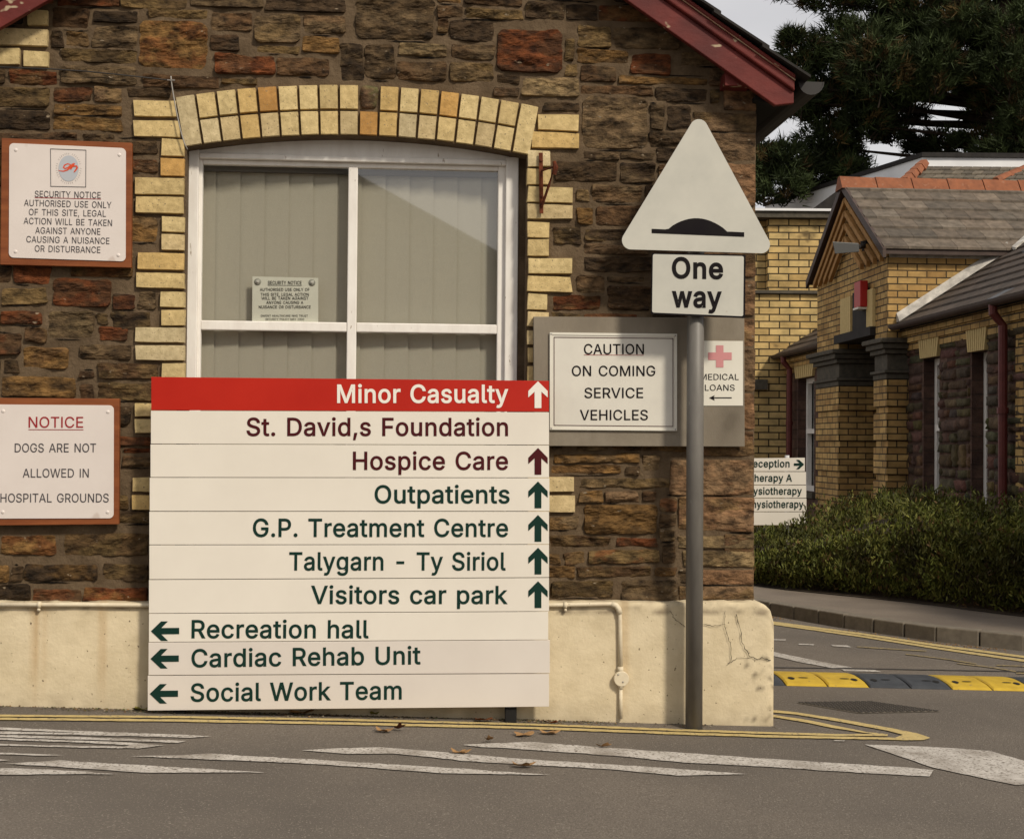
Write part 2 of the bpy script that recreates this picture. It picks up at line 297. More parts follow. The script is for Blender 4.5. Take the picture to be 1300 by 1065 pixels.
# letter outlines (units of 1/1000 em, capital height 509)
GL = json.loads('''{",":[188,[[[38,-119],[84,-119],[137,71],[68,71]]]],"-":[453,[[[114,188],[337,188],[337,244],[114,244]]]],".":[188,[[[94,-4],[113,-1],[127,8],[138,24],[141,40],[138,59],[130,71],[113,83],[96,87],[78,83],[64,74],[53,59],[50,42],[53,24],[62,10],[78,-1]]]],"0":[453,[[[226,-7],[277,0],[284,4],[322,24],[359,62],[384,113],[396,161],[400,177],[405,250],[400,331],[384,395],[358,447],[322,484],[281,507],[277,508],[228,516],[176,508],[172,507],[131,484],[95,447],[69,395],[65,380],[53,331],[48,258],[53,177],[69,113],[95,62],[124,30],[131,24],[136,20],[174,1]],[[226,50],[194,56],[189,58],[164,73],[140,103],[122,146],[113,193],[109,257],[113,315],[122,363],[140,405],[162,433],[168,438],[192,453],[228,460],[261,453],[289,436],[313,405],[330,363],[340,315],[344,250],[340,193],[330,145],[313,103],[289,73],[264,58],[257,55]]]],"2":[453,[[[64,0],[389,0],[389,57],[153,57],[153,60],[267,180],[306,223],[342,267],[357,290],[371,318],[378,344],[381,370],[376,411],[361,445],[335,476],[305,498],[268,511],[227,516],[182,511],[143,496],[113,474],[86,441],[71,405],[66,362],[127,362],[130,392],[139,413],[152,432],[172,447],[194,456],[222,460],[250,457],[272,450],[292,437],[308,419],[311,412],[317,397],[320,368],[318,347],[312,328],[299,305],[282,282],[234,229],[64,47]]]],"A":[480,[[[16,0],[86,1],[135,142],[344,142],[394,1],[463,0],[276,509],[200,508]],[[323,199],[155,199],[194,312],[239,456],[276,336]]]],"B":[456,[[[60,0],[250,0],[302,4],[344,18],[374,37],[380,42],[400,67],[413,100],[418,134],[414,173],[402,202],[386,226],[363,245],[339,257],[315,262],[316,268],[335,274],[356,286],[374,303],[388,321],[395,343],[398,372],[394,410],[381,442],[357,470],[329,491],[290,504],[243,509],[60,509]],[[125,57],[125,231],[250,231],[279,228],[308,217],[325,204],[342,184],[352,161],[355,136],[349,105],[329,80],[296,63],[247,57]],[[125,285],[125,452],[242,452],[283,446],[314,428],[330,403],[336,370],[333,348],[324,329],[323,326],[307,308],[287,296],[263,288],[240,285]]]],"C":[510,[[[265,-7],[306,-4],[340,4],[373,19],[402,38],[429,63],[448,91],[463,124],[473,159],[408,160],[401,136],[389,114],[377,98],[357,81],[336,68],[314,60],[293,55],[270,53],[223,59],[184,76],[150,106],[125,145],[109,193],[103,252],[109,315],[125,364],[128,368],[149,402],[184,432],[223,450],[265,456],[293,454],[314,450],[336,440],[356,429],[377,411],[389,395],[401,373],[408,348],[473,348],[463,385],[448,418],[428,445],[402,471],[373,490],[342,504],[306,513],[270,516],[207,508],[199,506],[150,484],[103,444],[70,393],[53,344],[48,326],[40,256],[48,179],[70,116],[103,64],[152,24],[205,1]]]],"D":[502,[[[60,0],[221,0],[291,8],[350,30],[356,34],[399,69],[433,119],[456,184],[462,257],[455,329],[434,390],[404,435],[397,443],[353,478],[294,501],[227,509],[60,509]],[[125,57],[125,452],[223,452],[273,446],[320,428],[355,398],[379,361],[394,313],[399,258],[394,201],[379,149],[355,111],[344,102],[318,81],[274,64],[217,57]]]],"E":[419,[[[60,0],[375,0],[375,57],[125,57],[125,229],[355,229],[355,286],[125,286],[125,452],[372,452],[372,509],[60,509]]]],"F":[410,[[[60,0],[125,0],[125,221],[346,221],[346,278],[125,278],[125,452],[369,452],[369,509],[60,509]]]],"G":[520,[[[271,-7],[326,0],[376,18],[421,52],[451,91],[471,141],[478,198],[478,256],[283,256],[283,199],[414,199],[410,160],[396,123],[376,95],[344,70],[306,56],[267,53],[226,58],[184,76],[150,106],[125,145],[109,193],[103,252],[108,311],[121,352],[126,367],[149,403],[183,432],[222,450],[263,456],[292,454],[314,448],[336,440],[355,428],[375,409],[387,393],[398,373],[408,349],[474,349],[465,384],[449,416],[430,444],[403,469],[374,489],[340,504],[305,513],[263,516],[203,508],[151,485],[102,444],[68,392],[47,329],[40,252],[46,182],[50,170],[69,116],[103,65],[150,24],[205,1]]]],"H":[517,[[[60,0],[125,0],[125,232],[392,232],[392,0],[457,0],[457,509],[392,509],[392,289],[125,289],[125,509],[60,509]]]],"I":[186,[[[60,0],[125,0],[125,509],[60,509]]]],"K":[467,[[[60,0],[125,0],[125,167],[198,244],[372,0],[449,0],[243,288],[244,291],[448,509],[364,509],[174,303],[124,242],[125,509],[60,509]]]],"L":[393,[[[361,0],[361,57],[125,57],[125,509],[60,509],[60,0]]]],"M":[628,[[[60,0],[122,0],[122,339],[120,434],[170,292],[286,1],[342,0],[456,292],[494,398],[506,436],[504,337],[504,0],[568,0],[568,509],[476,508],[352,186],[315,73],[299,124],[278,186],[152,508],[60,509]]]],"N":[523,[[[60,0],[125,0],[125,300],[120,430],[160,361],[201,291],[386,1],[387,0],[463,0],[463,509],[399,509],[399,151],[403,76],[388,108],[362,154],[137,508],[136,509],[60,509]]]],"O":[533,[[[265,-7],[327,0],[335,4],[384,25],[430,64],[464,115],[481,164],[486,182],[493,252],[486,329],[464,392],[430,444],[382,485],[329,508],[269,516],[205,508],[152,485],[104,444],[70,393],[53,344],[48,326],[40,256],[48,179],[70,116],[104,64],[152,24],[205,1]],[[265,53],[223,59],[186,75],[150,106],[125,144],[109,193],[103,256],[109,315],[121,352],[125,364],[150,403],[186,434],[223,450],[269,456],[310,450],[347,434],[384,403],[408,364],[425,315],[430,251],[425,194],[408,145],[384,106],[347,75],[310,59]]]],"P":[445,[[[60,0],[125,0],[125,186],[237,186],[289,191],[332,207],[364,232],[390,265],[404,304],[409,346],[404,391],[390,430],[364,464],[332,487],[289,503],[237,509],[60,509]],[[125,242],[125,452],[235,452],[268,449],[297,439],[320,421],[333,402],[342,376],[344,345],[342,319],[334,295],[316,270],[297,256],[267,246],[235,242]]]],"R":[449,[[[60,0],[125,0],[125,198],[238,198],[244,199],[247,198],[352,1],[428,0],[313,210],[333,217],[366,239],[390,271],[405,309],[409,350],[405,395],[390,433],[366,466],[333,489],[290,504],[238,509],[60,509]],[[125,255],[125,452],[236,452],[270,449],[298,440],[320,423],[334,405],[342,381],[345,350],[342,323],[334,301],[318,280],[298,267],[270,258],[237,255]]]],"S":[447,[[[222,-9],[279,-4],[322,10],[359,33],[386,64],[399,90],[404,101],[408,137],[405,171],[396,197],[380,218],[359,238],[336,252],[312,264],[265,279],[213,292],[170,308],[148,319],[130,335],[119,352],[115,375],[118,398],[129,418],[137,427],[146,436],[167,448],[193,456],[223,459],[267,453],[301,438],[326,412],[337,378],[401,378],[394,415],[377,449],[350,477],[316,498],[306,502],[276,511],[229,516],[179,511],[138,498],[103,477],[75,448],[58,413],[52,373],[60,326],[87,288],[128,260],[187,238],[246,222],[295,206],[316,193],[332,178],[342,161],[346,138],[340,112],[329,92],[311,74],[287,60],[258,52],[222,49],[193,52],[167,58],[142,71],[122,89],[110,109],[104,137],[38,137],[46,96],[64,60],[92,30],[127,10],[132,8],[171,-4]]]],"T":[449,[[[193,0],[257,0],[257,452],[417,452],[417,509],[32,509],[32,452],[193,452]]]],"U":[517,[[[154,15],[203,-2],[257,-8],[315,-2],[365,16],[402,42],[433,80],[451,124],[457,171],[457,509],[393,509],[393,176],[389,144],[378,114],[355,86],[331,68],[298,56],[261,52],[220,56],[187,68],[161,86],[140,114],[128,144],[124,176],[124,509],[60,509],[60,171],[66,126],[85,80],[112,45],[117,40]]]],"V":[480,[[[204,0],[278,1],[463,509],[394,508],[278,171],[266,134],[241,52],[215,138],[192,205],[84,508],[16,509]]]],"W":[686,[[[155,0],[230,0],[230,1],[318,320],[335,394],[343,436],[351,390],[368,320],[454,1],[455,0],[530,0],[670,509],[603,509],[602,508],[510,144],[492,64],[486,93],[461,201],[380,508],[380,509],[306,509],[214,156],[193,61],[187,95],[164,193],[82,508],[82,509],[16,509]]]],"Y":[472,[[[203,0],[268,0],[268,208],[455,509],[381,509],[380,508],[278,342],[252,294],[237,260],[222,293],[197,336],[92,508],[91,509],[16,509],[203,208]]]],"a":[389,[[[94,5],[125,-5],[154,-8],[162,-9],[191,-6],[215,1],[236,12],[250,23],[264,38],[272,52],[277,52],[277,0],[337,0],[337,253],[333,290],[322,320],[308,340],[303,346],[286,360],[280,364],[263,372],[240,379],[216,383],[199,384],[162,382],[134,376],[105,364],[81,348],[57,322],[41,291],[100,274],[107,288],[116,298],[132,313],[149,322],[170,329],[199,331],[220,329],[239,322],[251,314],[258,309],[267,297],[273,280],[276,254],[273,243],[265,235],[250,230],[177,220],[127,212],[112,207],[100,203],[78,193],[59,180],[43,161],[34,138],[30,110],[35,73],[48,45],[54,37],[69,21]],[[102,73],[94,87],[94,90],[92,106],[94,122],[102,138],[117,150],[135,160],[174,168],[223,174],[258,182],[269,186],[276,190],[276,137],[272,113],[263,93],[252,79],[246,72],[228,59],[200,48],[172,45],[152,46],[129,52],[114,61]]]],"b":[424,[[[313,16],[347,46],[370,84],[385,132],[390,186],[386,242],[370,293],[346,331],[313,361],[274,378],[231,384],[196,381],[171,373],[152,360],[144,353],[136,345],[119,320],[118,319],[114,319],[114,509],[53,509],[53,0],[112,0],[112,59],[118,59],[120,57],[137,32],[153,17],[173,4],[198,-5],[231,-8],[272,-2]],[[218,47],[190,50],[186,52],[162,65],[140,87],[125,115],[118,143],[116,154],[113,192],[116,230],[124,258],[125,263],[140,290],[162,312],[167,315],[188,325],[221,330],[253,325],[280,311],[301,290],[316,261],[324,230],[328,186],[325,150],[318,122],[316,117],[301,88],[279,66],[253,51]]]],"c":[396,[[[205,-8],[236,-6],[261,-1],[284,8],[306,21],[322,34],[341,56],[354,79],[363,102],[304,117],[300,103],[292,89],[284,78],[271,66],[257,58],[242,52],[227,48],[206,46],[173,51],[146,66],[124,89],[108,117],[98,154],[96,190],[99,225],[109,260],[124,287],[146,310],[175,326],[206,330],[227,329],[241,326],[256,320],[270,311],[282,299],[290,289],[298,275],[303,262],[362,277],[354,300],[340,322],[326,338],[310,352],[283,368],[259,378],[235,383],[227,384],[205,384],[159,378],[117,360],[81,329],[56,291],[40,243],[34,189],[40,133],[56,85],[81,47],[118,16],[159,-2]]]],"d":[424,[[[111,16],[153,-2],[193,-8],[227,-5],[251,4],[272,17],[288,33],[306,58],[307,59],[313,59],[313,0],[372,0],[372,509],[311,509],[311,319],[306,319],[305,320],[288,345],[280,353],[272,360],[253,373],[229,381],[194,384],[151,378],[112,361],[78,331],[55,293],[38,242],[34,186],[39,132],[55,84],[78,46]],[[203,47],[171,52],[146,66],[124,88],[109,117],[99,150],[96,192],[99,228],[106,256],[109,263],[124,289],[146,312],[172,325],[206,330],[237,325],[263,312],[284,291],[300,264],[302,258],[309,230],[312,186],[309,149],[299,115],[284,86],[263,65],[236,51]]]],"e":[404,[[[215,-8],[250,-5],[278,2],[283,4],[311,19],[336,41],[353,63],[365,91],[306,105],[297,88],[287,75],[271,61],[254,53],[235,48],[215,46],[179,50],[151,61],[127,81],[111,104],[100,138],[97,169],[371,169],[371,198],[368,243],[357,282],[341,315],[322,338],[294,361],[266,374],[237,382],[203,384],[157,378],[117,360],[80,328],[55,290],[39,242],[34,185],[40,132],[56,86],[81,47],[117,16],[124,13],[161,-2]],[[97,221],[99,241],[108,269],[124,293],[146,313],[165,322],[175,326],[203,330],[235,326],[241,324],[263,314],[283,294],[298,269],[307,238],[308,222],[308,221]]]],"g":[425,[[[105,-127],[134,-140],[167,-148],[210,-151],[252,-147],[291,-136],[316,-122],[323,-118],[350,-90],[367,-54],[372,-11],[372,379],[313,379],[313,319],[308,319],[306,321],[290,344],[273,360],[252,374],[228,382],[200,384],[152,378],[112,361],[79,331],[55,293],[38,243],[34,193],[38,139],[54,91],[79,54],[82,51],[113,27],[149,11],[154,10],[197,5],[228,8],[253,16],[272,28],[283,38],[290,44],[305,67],[306,68],[311,68],[311,-7],[304,-45],[304,-47],[281,-76],[247,-92],[209,-97],[177,-95],[154,-88],[136,-78],[120,-63],[101,-41],[51,-69],[64,-91],[84,-112]],[[203,59],[174,62],[164,66],[145,76],[124,97],[109,123],[99,154],[96,196],[99,230],[109,262],[124,290],[146,312],[151,315],[172,325],[206,330],[237,325],[257,316],[264,312],[285,291],[300,264],[308,234],[312,190],[309,153],[301,124],[286,96],[262,74],[237,63]]]],"h":[410,[[[357,0],[357,243],[353,286],[342,320],[322,347],[295,369],[264,380],[225,384],[187,379],[153,362],[124,332],[114,312],[114,509],[53,509],[53,0],[114,0],[114,229],[117,257],[126,282],[142,304],[161,317],[184,326],[211,329],[244,324],[248,322],[274,303],[290,275],[296,236],[296,0]]]],"i":[167,[[[53,0],[114,0],[114,379],[53,379]],[[83,443],[100,446],[113,454],[123,468],[126,482],[123,499],[115,511],[100,521],[85,524],[67,521],[55,513],[44,499],[41,484],[44,468],[55,454],[67,446]]]],"k":[381,[[[372,0],[201,216],[360,379],[284,379],[121,212],[114,212],[114,509],[53,509],[53,0],[114,0],[114,141],[154,178],[294,0]]]],"l":[189,[[[180,2],[181,4],[170,54],[144,52],[130,54],[120,62],[115,77],[114,94],[114,509],[53,509],[53,82],[58,47],[74,21],[101,3],[137,-2],[163,-1]]]],"m":[610,[[[53,0],[114,0],[114,240],[117,266],[126,289],[142,308],[158,320],[176,328],[201,330],[229,326],[252,312],[268,290],[270,286],[274,261],[274,0],[335,0],[335,249],[338,270],[345,290],[356,305],[374,320],[395,328],[421,330],[447,326],[472,314],[489,291],[490,287],[496,255],[496,0],[557,0],[557,257],[553,296],[541,328],[524,352],[497,372],[468,383],[435,386],[406,383],[387,377],[380,374],[357,361],[336,342],[322,321],[317,308],[309,331],[286,362],[257,380],[216,386],[195,384],[173,376],[151,363],[131,345],[118,322],[112,307],[112,379],[53,379]]]],"n":[410,[[[53,0],[114,0],[114,229],[117,257],[126,282],[142,304],[161,317],[184,326],[208,329],[246,323],[274,303],[290,275],[296,236],[296,0],[357,0],[357,243],[353,286],[340,323],[322,347],[295,369],[264,380],[229,384],[187,379],[153,362],[124,332],[112,308],[112,379],[53,379]]]],"o":[415,[[[205,-8],[256,-2],[298,16],[334,47],[359,85],[374,125],[376,136],[381,185],[376,243],[360,290],[334,329],[298,360],[256,378],[209,384],[159,378],[118,360],[81,329],[56,291],[40,243],[34,189],[40,133],[56,85],[81,47],[118,16],[159,-2]],[[206,46],[175,50],[170,52],[146,66],[124,89],[108,116],[106,122],[99,150],[96,190],[99,225],[108,257],[124,287],[146,310],[170,324],[175,326],[209,330],[240,326],[245,324],[269,310],[292,287],[307,258],[316,227],[319,184],[316,150],[308,122],[307,117],[292,89],[269,66],[242,51]]]],"p":[424,[[[53,-143],[114,-143],[114,59],[118,59],[120,57],[137,32],[145,24],[153,17],[173,4],[198,-5],[231,-8],[274,-2],[313,16],[347,46],[370,84],[386,136],[390,192],[385,246],[370,293],[346,331],[313,361],[272,378],[231,384],[196,381],[171,373],[152,360],[136,345],[119,320],[118,319],[112,319],[112,379],[53,379]],[[218,47],[190,50],[186,52],[162,65],[140,87],[125,115],[118,143],[116,154],[113,192],[116,230],[124,258],[125,263],[140,290],[162,312],[167,315],[188,325],[221,330],[253,325],[280,311],[301,290],[316,261],[324,230],[328,186],[325,150],[318,122],[316,117],[301,88],[279,66],[253,51]]]],"r":[259,[[[53,0],[114,0],[114,239],[117,262],[126,283],[142,302],[159,315],[182,323],[210,326],[243,322],[243,384],[212,385],[183,380],[154,368],[130,346],[115,321],[112,321],[112,379],[53,379]]]],"s":[365,[[[179,-8],[224,-5],[260,6],[289,23],[312,47],[326,75],[331,106],[325,142],[307,170],[275,194],[230,209],[171,223],[144,232],[125,242],[112,258],[109,278],[114,299],[132,318],[158,330],[188,333],[219,328],[242,316],[246,313],[258,298],[268,277],[324,290],[314,315],[303,333],[300,338],[279,358],[255,372],[246,374],[224,381],[190,384],[148,381],[115,370],[88,354],[64,331],[51,305],[50,295],[47,273],[52,239],[71,209],[104,186],[150,170],[207,156],[225,151],[237,147],[253,137],[265,121],[268,104],[262,81],[243,62],[220,51],[215,50],[179,45],[150,49],[125,60],[104,80],[94,107],[36,94],[45,63],[61,39],[84,18],[113,2],[144,-5]]]],"t":[227,[[[212,2],[213,3],[202,54],[174,50],[149,54],[137,60],[134,65],[128,76],[126,96],[126,327],[204,327],[204,379],[126,379],[126,471],[65,471],[65,379],[6,379],[6,327],[65,327],[65,92],[72,52],[93,20],[125,2],[166,-4],[193,-3]]]],"u":[410,[[[115,11],[146,-1],[180,-5],[222,0],[256,16],[286,47],[298,72],[298,0],[357,0],[357,379],[296,379],[296,151],[293,122],[283,97],[270,79],[254,66],[248,62],[226,53],[202,50],[164,56],[136,76],[119,105],[114,142],[114,379],[53,379],[53,137],[57,95],[69,59],[88,32]]]],"v":[389,[[[163,0],[226,1],[371,379],[304,378],[226,160],[195,60],[164,160],[84,378],[17,379]]]],"w":[567,[[[138,0],[199,0],[200,1],[263,224],[284,308],[318,177],[368,1],[368,0],[429,0],[545,379],[480,379],[480,378],[420,162],[397,66],[382,135],[365,203],[316,378],[316,379],[252,379],[206,215],[186,134],[170,64],[154,140],[88,378],[87,379],[23,379]]]],"y":[389,[[[47,-139],[64,-143],[94,-145],[118,-143],[139,-136],[159,-124],[168,-116],[178,-106],[190,-88],[204,-57],[371,379],[304,378],[226,160],[202,88],[195,60],[187,88],[164,160],[84,378],[17,379],[163,-1],[152,-35],[142,-55],[131,-73],[127,-76],[118,-84],[104,-89],[87,-90],[72,-87],[61,-86]]]]," ":[188,[]]}''')
def _off(lp, d):
    n = len(lp); out = []
    for i in range(n):
        a, b, c = lp[i-1], lp[i], lp[(i+1) % n]
        e1 = Vector((b[0]-a[0], b[1]-a[1])).normalized(); e2 = Vector((c[0]-b[0], c[1]-b[1])).normalized()
        n1 = Vector((e1.y, -e1.x)); n2 = Vector((e2.y, -e2.x)); k = 1+n1.dot(n2)
        v = (n1+n2)/max(k, .35)
        out.append((b[0]+v.x*d, b[1]+v.y*d))
    return out
def area(lp): return sum(lp[i-1][0]*lp[i][1]-lp[i][0]*lp[i-1][1] for i in range(len(lp)))/2
def inside(p, lp):
    r = False
    for i in range(len(lp)):
        a, b = lp[i-1], lp[i]
        if (a[1] > p[1]) != (b[1] > p[1]) and p[0] < (b[0]-a[0])*(p[1]-a[1])/(b[1]-a[1])+a[0]: r = not r
    return r
def text(mb, body, pl, pr, cap, nrm, w=0, track=0, space=1.0, out=.0012, serif=False):
    """lettering laid from baseline point pl to pr (world), capital height cap metres, facing nrm"""
    pl, pr = Vector(pl), Vector(pr); nrm = Vector(nrm).normalized(); ex = (pr-pl); wid = ex.length; ex.normalize(); ey = nrm.cross(ex).normalized()
    x = 0; gl = []
    for i, ch in enumerate(body):
        g = GL[ch]; adv = g[0]*(space if ch == ' ' else 1)
        if g[1]: gl.append((x, g[1]))
        x += adv+track+w*1.2
    xs = [gx+p[0] for gx, lps in gl for lp in lps for p in lp]; x0, x1 = min(xs)-w, max(xs)+w
    sx = wid/(x1-x0); sy = cap/(509+w*2*0)
    for gx, lps in gl:
        lps = [_off(lp, w) if w else lp for lp in lps]
        outs = [lp for lp in lps if area(lp) > 0]; holes = [lp for lp in lps if area(lp) <= 0]
        for o in outs:
            grp = [o]+[h for h in holes if inside(h[0], o)]
            pts = [p for lp in grp for p in lp]
            tri = tessellate_polygon([[Vector((p[0], p[1], 0)) for p in lp] for lp in grp])
            vs = [pl+ex*((gx+p[0]-x0)*sx)+ey*(p[1]*sy)+nrm*out for p in pts]
            fs = []
            for t in tri:
                a, b, c = (vs[i] for i in t)
                fs.append(t if (b-a).cross(c-a).dot(nrm) > 0 else t[::-1])
            mb.add(vs, fs)
    return mb

# ================================================================== SETTING: ground, road, pavement
mb = MB()
xs = [-400, -60, -9, -5, -2, 0, 2, 4, 6, 9, 12, 60, 400]; ys = [-400, -60, -12, -7, -4, -1, 2, 5, 9, 14, 20, 30, 60, 600]
vs = [(x, y, gz(x)) for y in ys for x in xs]; nx = len(xs)
mb.add(vs, [(j*nx+i, j*nx+i+1, (j+1)*nx+i+1, (j+1)*nx+i) for j in range(len(ys)-1) for i in range(nx-1)])
tag(mb.build('road', MT['asphalt'], recalc=False), kind='structure')

def ground_marks(name, polys, m, up=.004):
    mb = MB()
    for p in polys:
        P = [gp(x, y, up) for x, y in p]; Q = []
        for a, b in zip(P, P[1:]+P[:1]):
            n = max(1, int((b-a).length/.035)) if (b-a).length < 4 else 60
            for i in range(n):
                q = a.lerp(b, i/n); j = .0035 if i else 0
                Q.append(q+Vector((noise.noise(q*23)*j*2, noise.noise(q*23+Vector((9, 9, 9)))*j*2.6, 0)))
        mb.poly(Q)
    o = mb.build(name, m, recalc=False)
    me = o.data
    for p in me.polygons:
        if p.normal.z < 0: p.flip()
    return tag(o, kind='structure')
def zz(x0, y0, s, pts): return [(x0+a/s, y0+b/s) for a, b in pts]
Z1 = lambda p: zz(0, 890, 3.939, p)
white = [
 Z1([(-60, 126), (0, 129), (400, 147), (400, 155), (0, 142), (-60, 139)]), Z1([(-60, 148), (0, 150), (400, 156), (400, 166), (0, 162), (-60, 160)]),
 Z1([(400, 147), (1060, 173), (950, 181), (400, 167)]),
 Z1([(-60, 164), (0, 167), (400, 178), (930, 197), (890, 207), (400, 190), (0, 178), (-60, 176)]),
 Z1([(-60, 180), (0, 183), (400, 195), (650, 205), (820, 219), (690, 235), (400, 231), (0, 220), (-60, 218), (-60, 210), (0, 212), (400, 222), (620, 226), (650, 219), (400, 205), (0, 191), (-60, 188)]),
 Z1([(-60, 253), (0, 256), (320, 268), (200, 271), (0, 264), (-60, 261)]), Z1([(-60, 285), (0, 289), (52, 293), (0, 298), (-60, 300)]),
 [(165, 959.5), (218, 958.5), (266, 956), (330, 960), (421, 965), (600, 976), (700, 983), (560, 981), (421, 970.5), (330, 966), (254, 963)],
 [(5, 969), (76, 964.5), (135, 968.5), (254, 975), (340, 980), (180, 980), (60, 972)],
 [(-20, 974), (60, 976), (150, 982), (-20, 983)],
 [(383, 952), (421, 949.7), (482, 948), (548, 953), (650, 962), (818, 972.5), (950, 982), (860, 984), (775, 976), (650, 969), (586, 965.5), (548, 960.5), (498, 956), (442, 956.5)],
 [(585, 945), (650, 942), (673, 941.3), (742, 946.4), (970, 962.4), (1153, 973.7), (1185, 977), (1180, 985), (1100, 981), (970, 972.5), (868, 967.4), (792, 959.8), (703, 953.5), (650, 949.6), (612, 947.9)],
 [(1098, 944.5), (1180, 947.5), (1256, 952.5), (1310, 968), (1400, 990), (1290, 996), (1185, 974), (1135, 957)],
 [(981, 827), (1030, 837), (1082, 847), (1056, 847.5), (1015, 840), (981, 832)], [(1068, 849), (1110, 850), (1119, 852.5), (1072, 851.5)],
 [(979, 810.8), (998, 811.3), (997, 812.8), (979, 812.3)], [(1014, 816.6), (1034, 817.4), (1033, 818.8), (1014, 818)], [(1055, 818), (1076, 819), (1081, 821.3), (1057, 820)],
 [(1060, 938.8), (1073, 939.3), (1071, 940.6), (1058, 940.2)],
]
ground_marks('white_road_marking', white, MT['wline'])
def strip(pts, w0, w1=None):
    w1 = w1 or w0; n = len(pts); t = []; b = []
    for i, (x, y) in enumerate(pts):
        w = w0+(w1-w0)*i/(n-1); t.append((x, y-w/2)); b.append((x, y+w/2))
    return [[t[i], t[i+1], b[i+1], b[i]] for i in range(n-1)]
yel = []
yel += strip([(-20, 907.6), (0, 907.9), (220, 909.6), (440, 913.2), (640, 918.2), (700, 920), (870, 926.6), (984, 930.2), (1060, 932.4), (1127, 932.6)], 2.6, 2.4)
yel += strip([(-20, 911.6), (0, 911.9), (220, 914), (440, 918), (640, 922.6), (700, 924.5), (870, 930.7), (984, 934.3), (1060, 935.8), (1128, 937), (1160, 937.6)], 2.8, 3)
yel += [[(1127, 931.4), (1100, 928.6), (1063, 921.2), (1020, 912.5), (978, 906.5), (978, 909.3), (1020, 916), (1063, 924.6), (1110, 931.5), (1127, 933.8)]]
yel += [[(978, 900.5), (1010, 903.5), (1063, 911.5), (1131, 923.6), (1165, 930.5), (1181, 936), (1172, 938.8), (1158, 939.2), (1128, 938.6), (1140, 934.6), (1146, 932), (1125, 926.6), (1063, 915.2), (1010, 906.4), (978, 903.6)]]
ground_marks('yellow_road_line', yel, MT['yline'], .005)
ky = strip([(960, 786), (977, 789), (1091, 804), (1187.5, 818.5), (1300, 833.5), (1420, 851)], 2.0, 3) + strip([(960, 788.5), (977, 791), (1091, 807), (1187.5, 822), (1300, 838.3), (1420, 857)], 1.8, 3)
ground_marks('yellow_road_line', ky, MT['yline'], .005)
fy = strip([(1088, 820.6), (1135, 823.5), (1176, 826)], 1.3)+strip([(1150, 830), (1200, 836), (1240, 842.4)], 1.3)+strip([(1215, 841.5), (1262, 847), (1290, 852)], 1.5)+strip([(1265, 844), (1320, 846)], 1.3)+strip([(1290, 854), (1340, 855.5)], 1.6)
ground_marks('road_marking', fy, MT['yfaint'], .0045)
ground_marks('road_marking', strip([(960, 846.5), (1080, 848), (1180, 849.8), (1400, 854)], 1.0), MT['tar'], .0035)

kb_bot = [gp(x, y) for x, y in [(976, 781), (1070, 797.5), (1187, 814.5), (1300, 826.5)]]
def ext(a, b, d): return b+(b-a).normalized()*d
kb = [ext(kb_bot[1], kb_bot[0], 14)]+kb_bot+[ext(kb_bot[-2], kb_bot[-1], 7)]
KH = .10
def perp(d): return Vector((-d.y, d.x, 0)).normalized()
# kerb stones along the polyline, with joints
mb = MB()
for a, b in zip(kb[:-1], kb[1:]):
    ln = (b-a).length; n = max(1, round(ln/.25)); d = (b-a).normalized(); p = perp(d)
    if p.y < 0: p = -p
    for i in range(n):
        q0 = a+d*(ln*i/n+.004); q1 = a+d*(ln*(i+1)/n-.004); j = RNG.uniform(-.003, .003)
        zt0, zt1 = gz(q0.x)+KH+j, gz(q1.x)+KH+j
        P = [Vector((q0.x, q0.y, zt0-.4)), Vector((q1.x, q1.y, zt1-.4)), Vector((q1.x, q1.y, zt1-.4))+p*.13, Vector((q0.x, q0.y, zt0-.4))+p*.13]
        T = [Vector((q0.x, q0.y, zt0))+p*.012, Vector((q1.x, q1.y, zt1))+p*.012, Vector((q1.x, q1.y, zt1))+p*.13, Vector((q0.x, q0.y, zt0))+p*.13]
        mb.hexa(P+T)
tag(mb.build('kerb', MT['kerb'], bevel=.008), kind='structure')
mb = MB()
back = [q+perp(q2-q1)*(.131 if perp(q2-q1).y > 0 else -.131) for q, q1, q2 in zip(kb, kb[:1]+kb[:-1], kb[1:]+kb[-1:]) if True] if False else []
pts = []
for i, q in enumerate(kb):
    d = (kb[min(i+1, len(kb)-1)]-kb[max(i-1, 0)]).normalized(); p = perp(d)
    if p.y < 0: p = -p
    pts.append(q+p*.125)
row0 = [Vector((q.x, q.y, gz(q.x)+KH-.006)) for q in pts]
row1 = [Vector((q.x+9, q.y+9, gz(q.x+9)+KH-.006)) for q in pts]
n = len(row0)
mb.add(row0+row1, [(i, i+1, n+i+1, n+i) for i in range(n-1)])
o = mb.build('pavement', MT['pave'], recalc=False); tag(o, kind='structure')
for p in o.data.polygons:
    if p.normal.z < 0: p.flip()

# ================================================================== GABLE BUILDING
XL, XR = wp(-65, 450).x, wp(958, 450).x
XC = wp(447, 450).x
PT = wp(500, 766, PL).z                            # plinth top
BD = 5.0
base = Vector((XC, 0, gz(XC)))
bldg = thing('stone_building', base, 'dark rubble stone gable building with red bargeboards and cream brick arched window', 'building')
# roof lines from the lower edge of the bargeboards, plane BO in front of the wall
BO = .13
r1, r2 = wp(795, 0, BO), wp(982, 134, BO); l1, l2 = wp(62.6, 0, BO), wp(0, 35.5, BO)
sr = (r2.z-r1.z)/(r2.x-r1.x); sl_ = (l2.z-l1.z)/(l2.x-l1.x); ms = (sl_-sr)/2
sl_, sr = ms*.97, -ms*1.03
def zr(x): return r1.z+sr*(x-r1.x)
def zl(x): return l1.z+sl_*(x-l1.x)
def zroof(x): return min(zr(x), zl(x))
XA = (l1.z-sl_*l1.x-r1.z+sr*r1.x)/(sr-sl_)
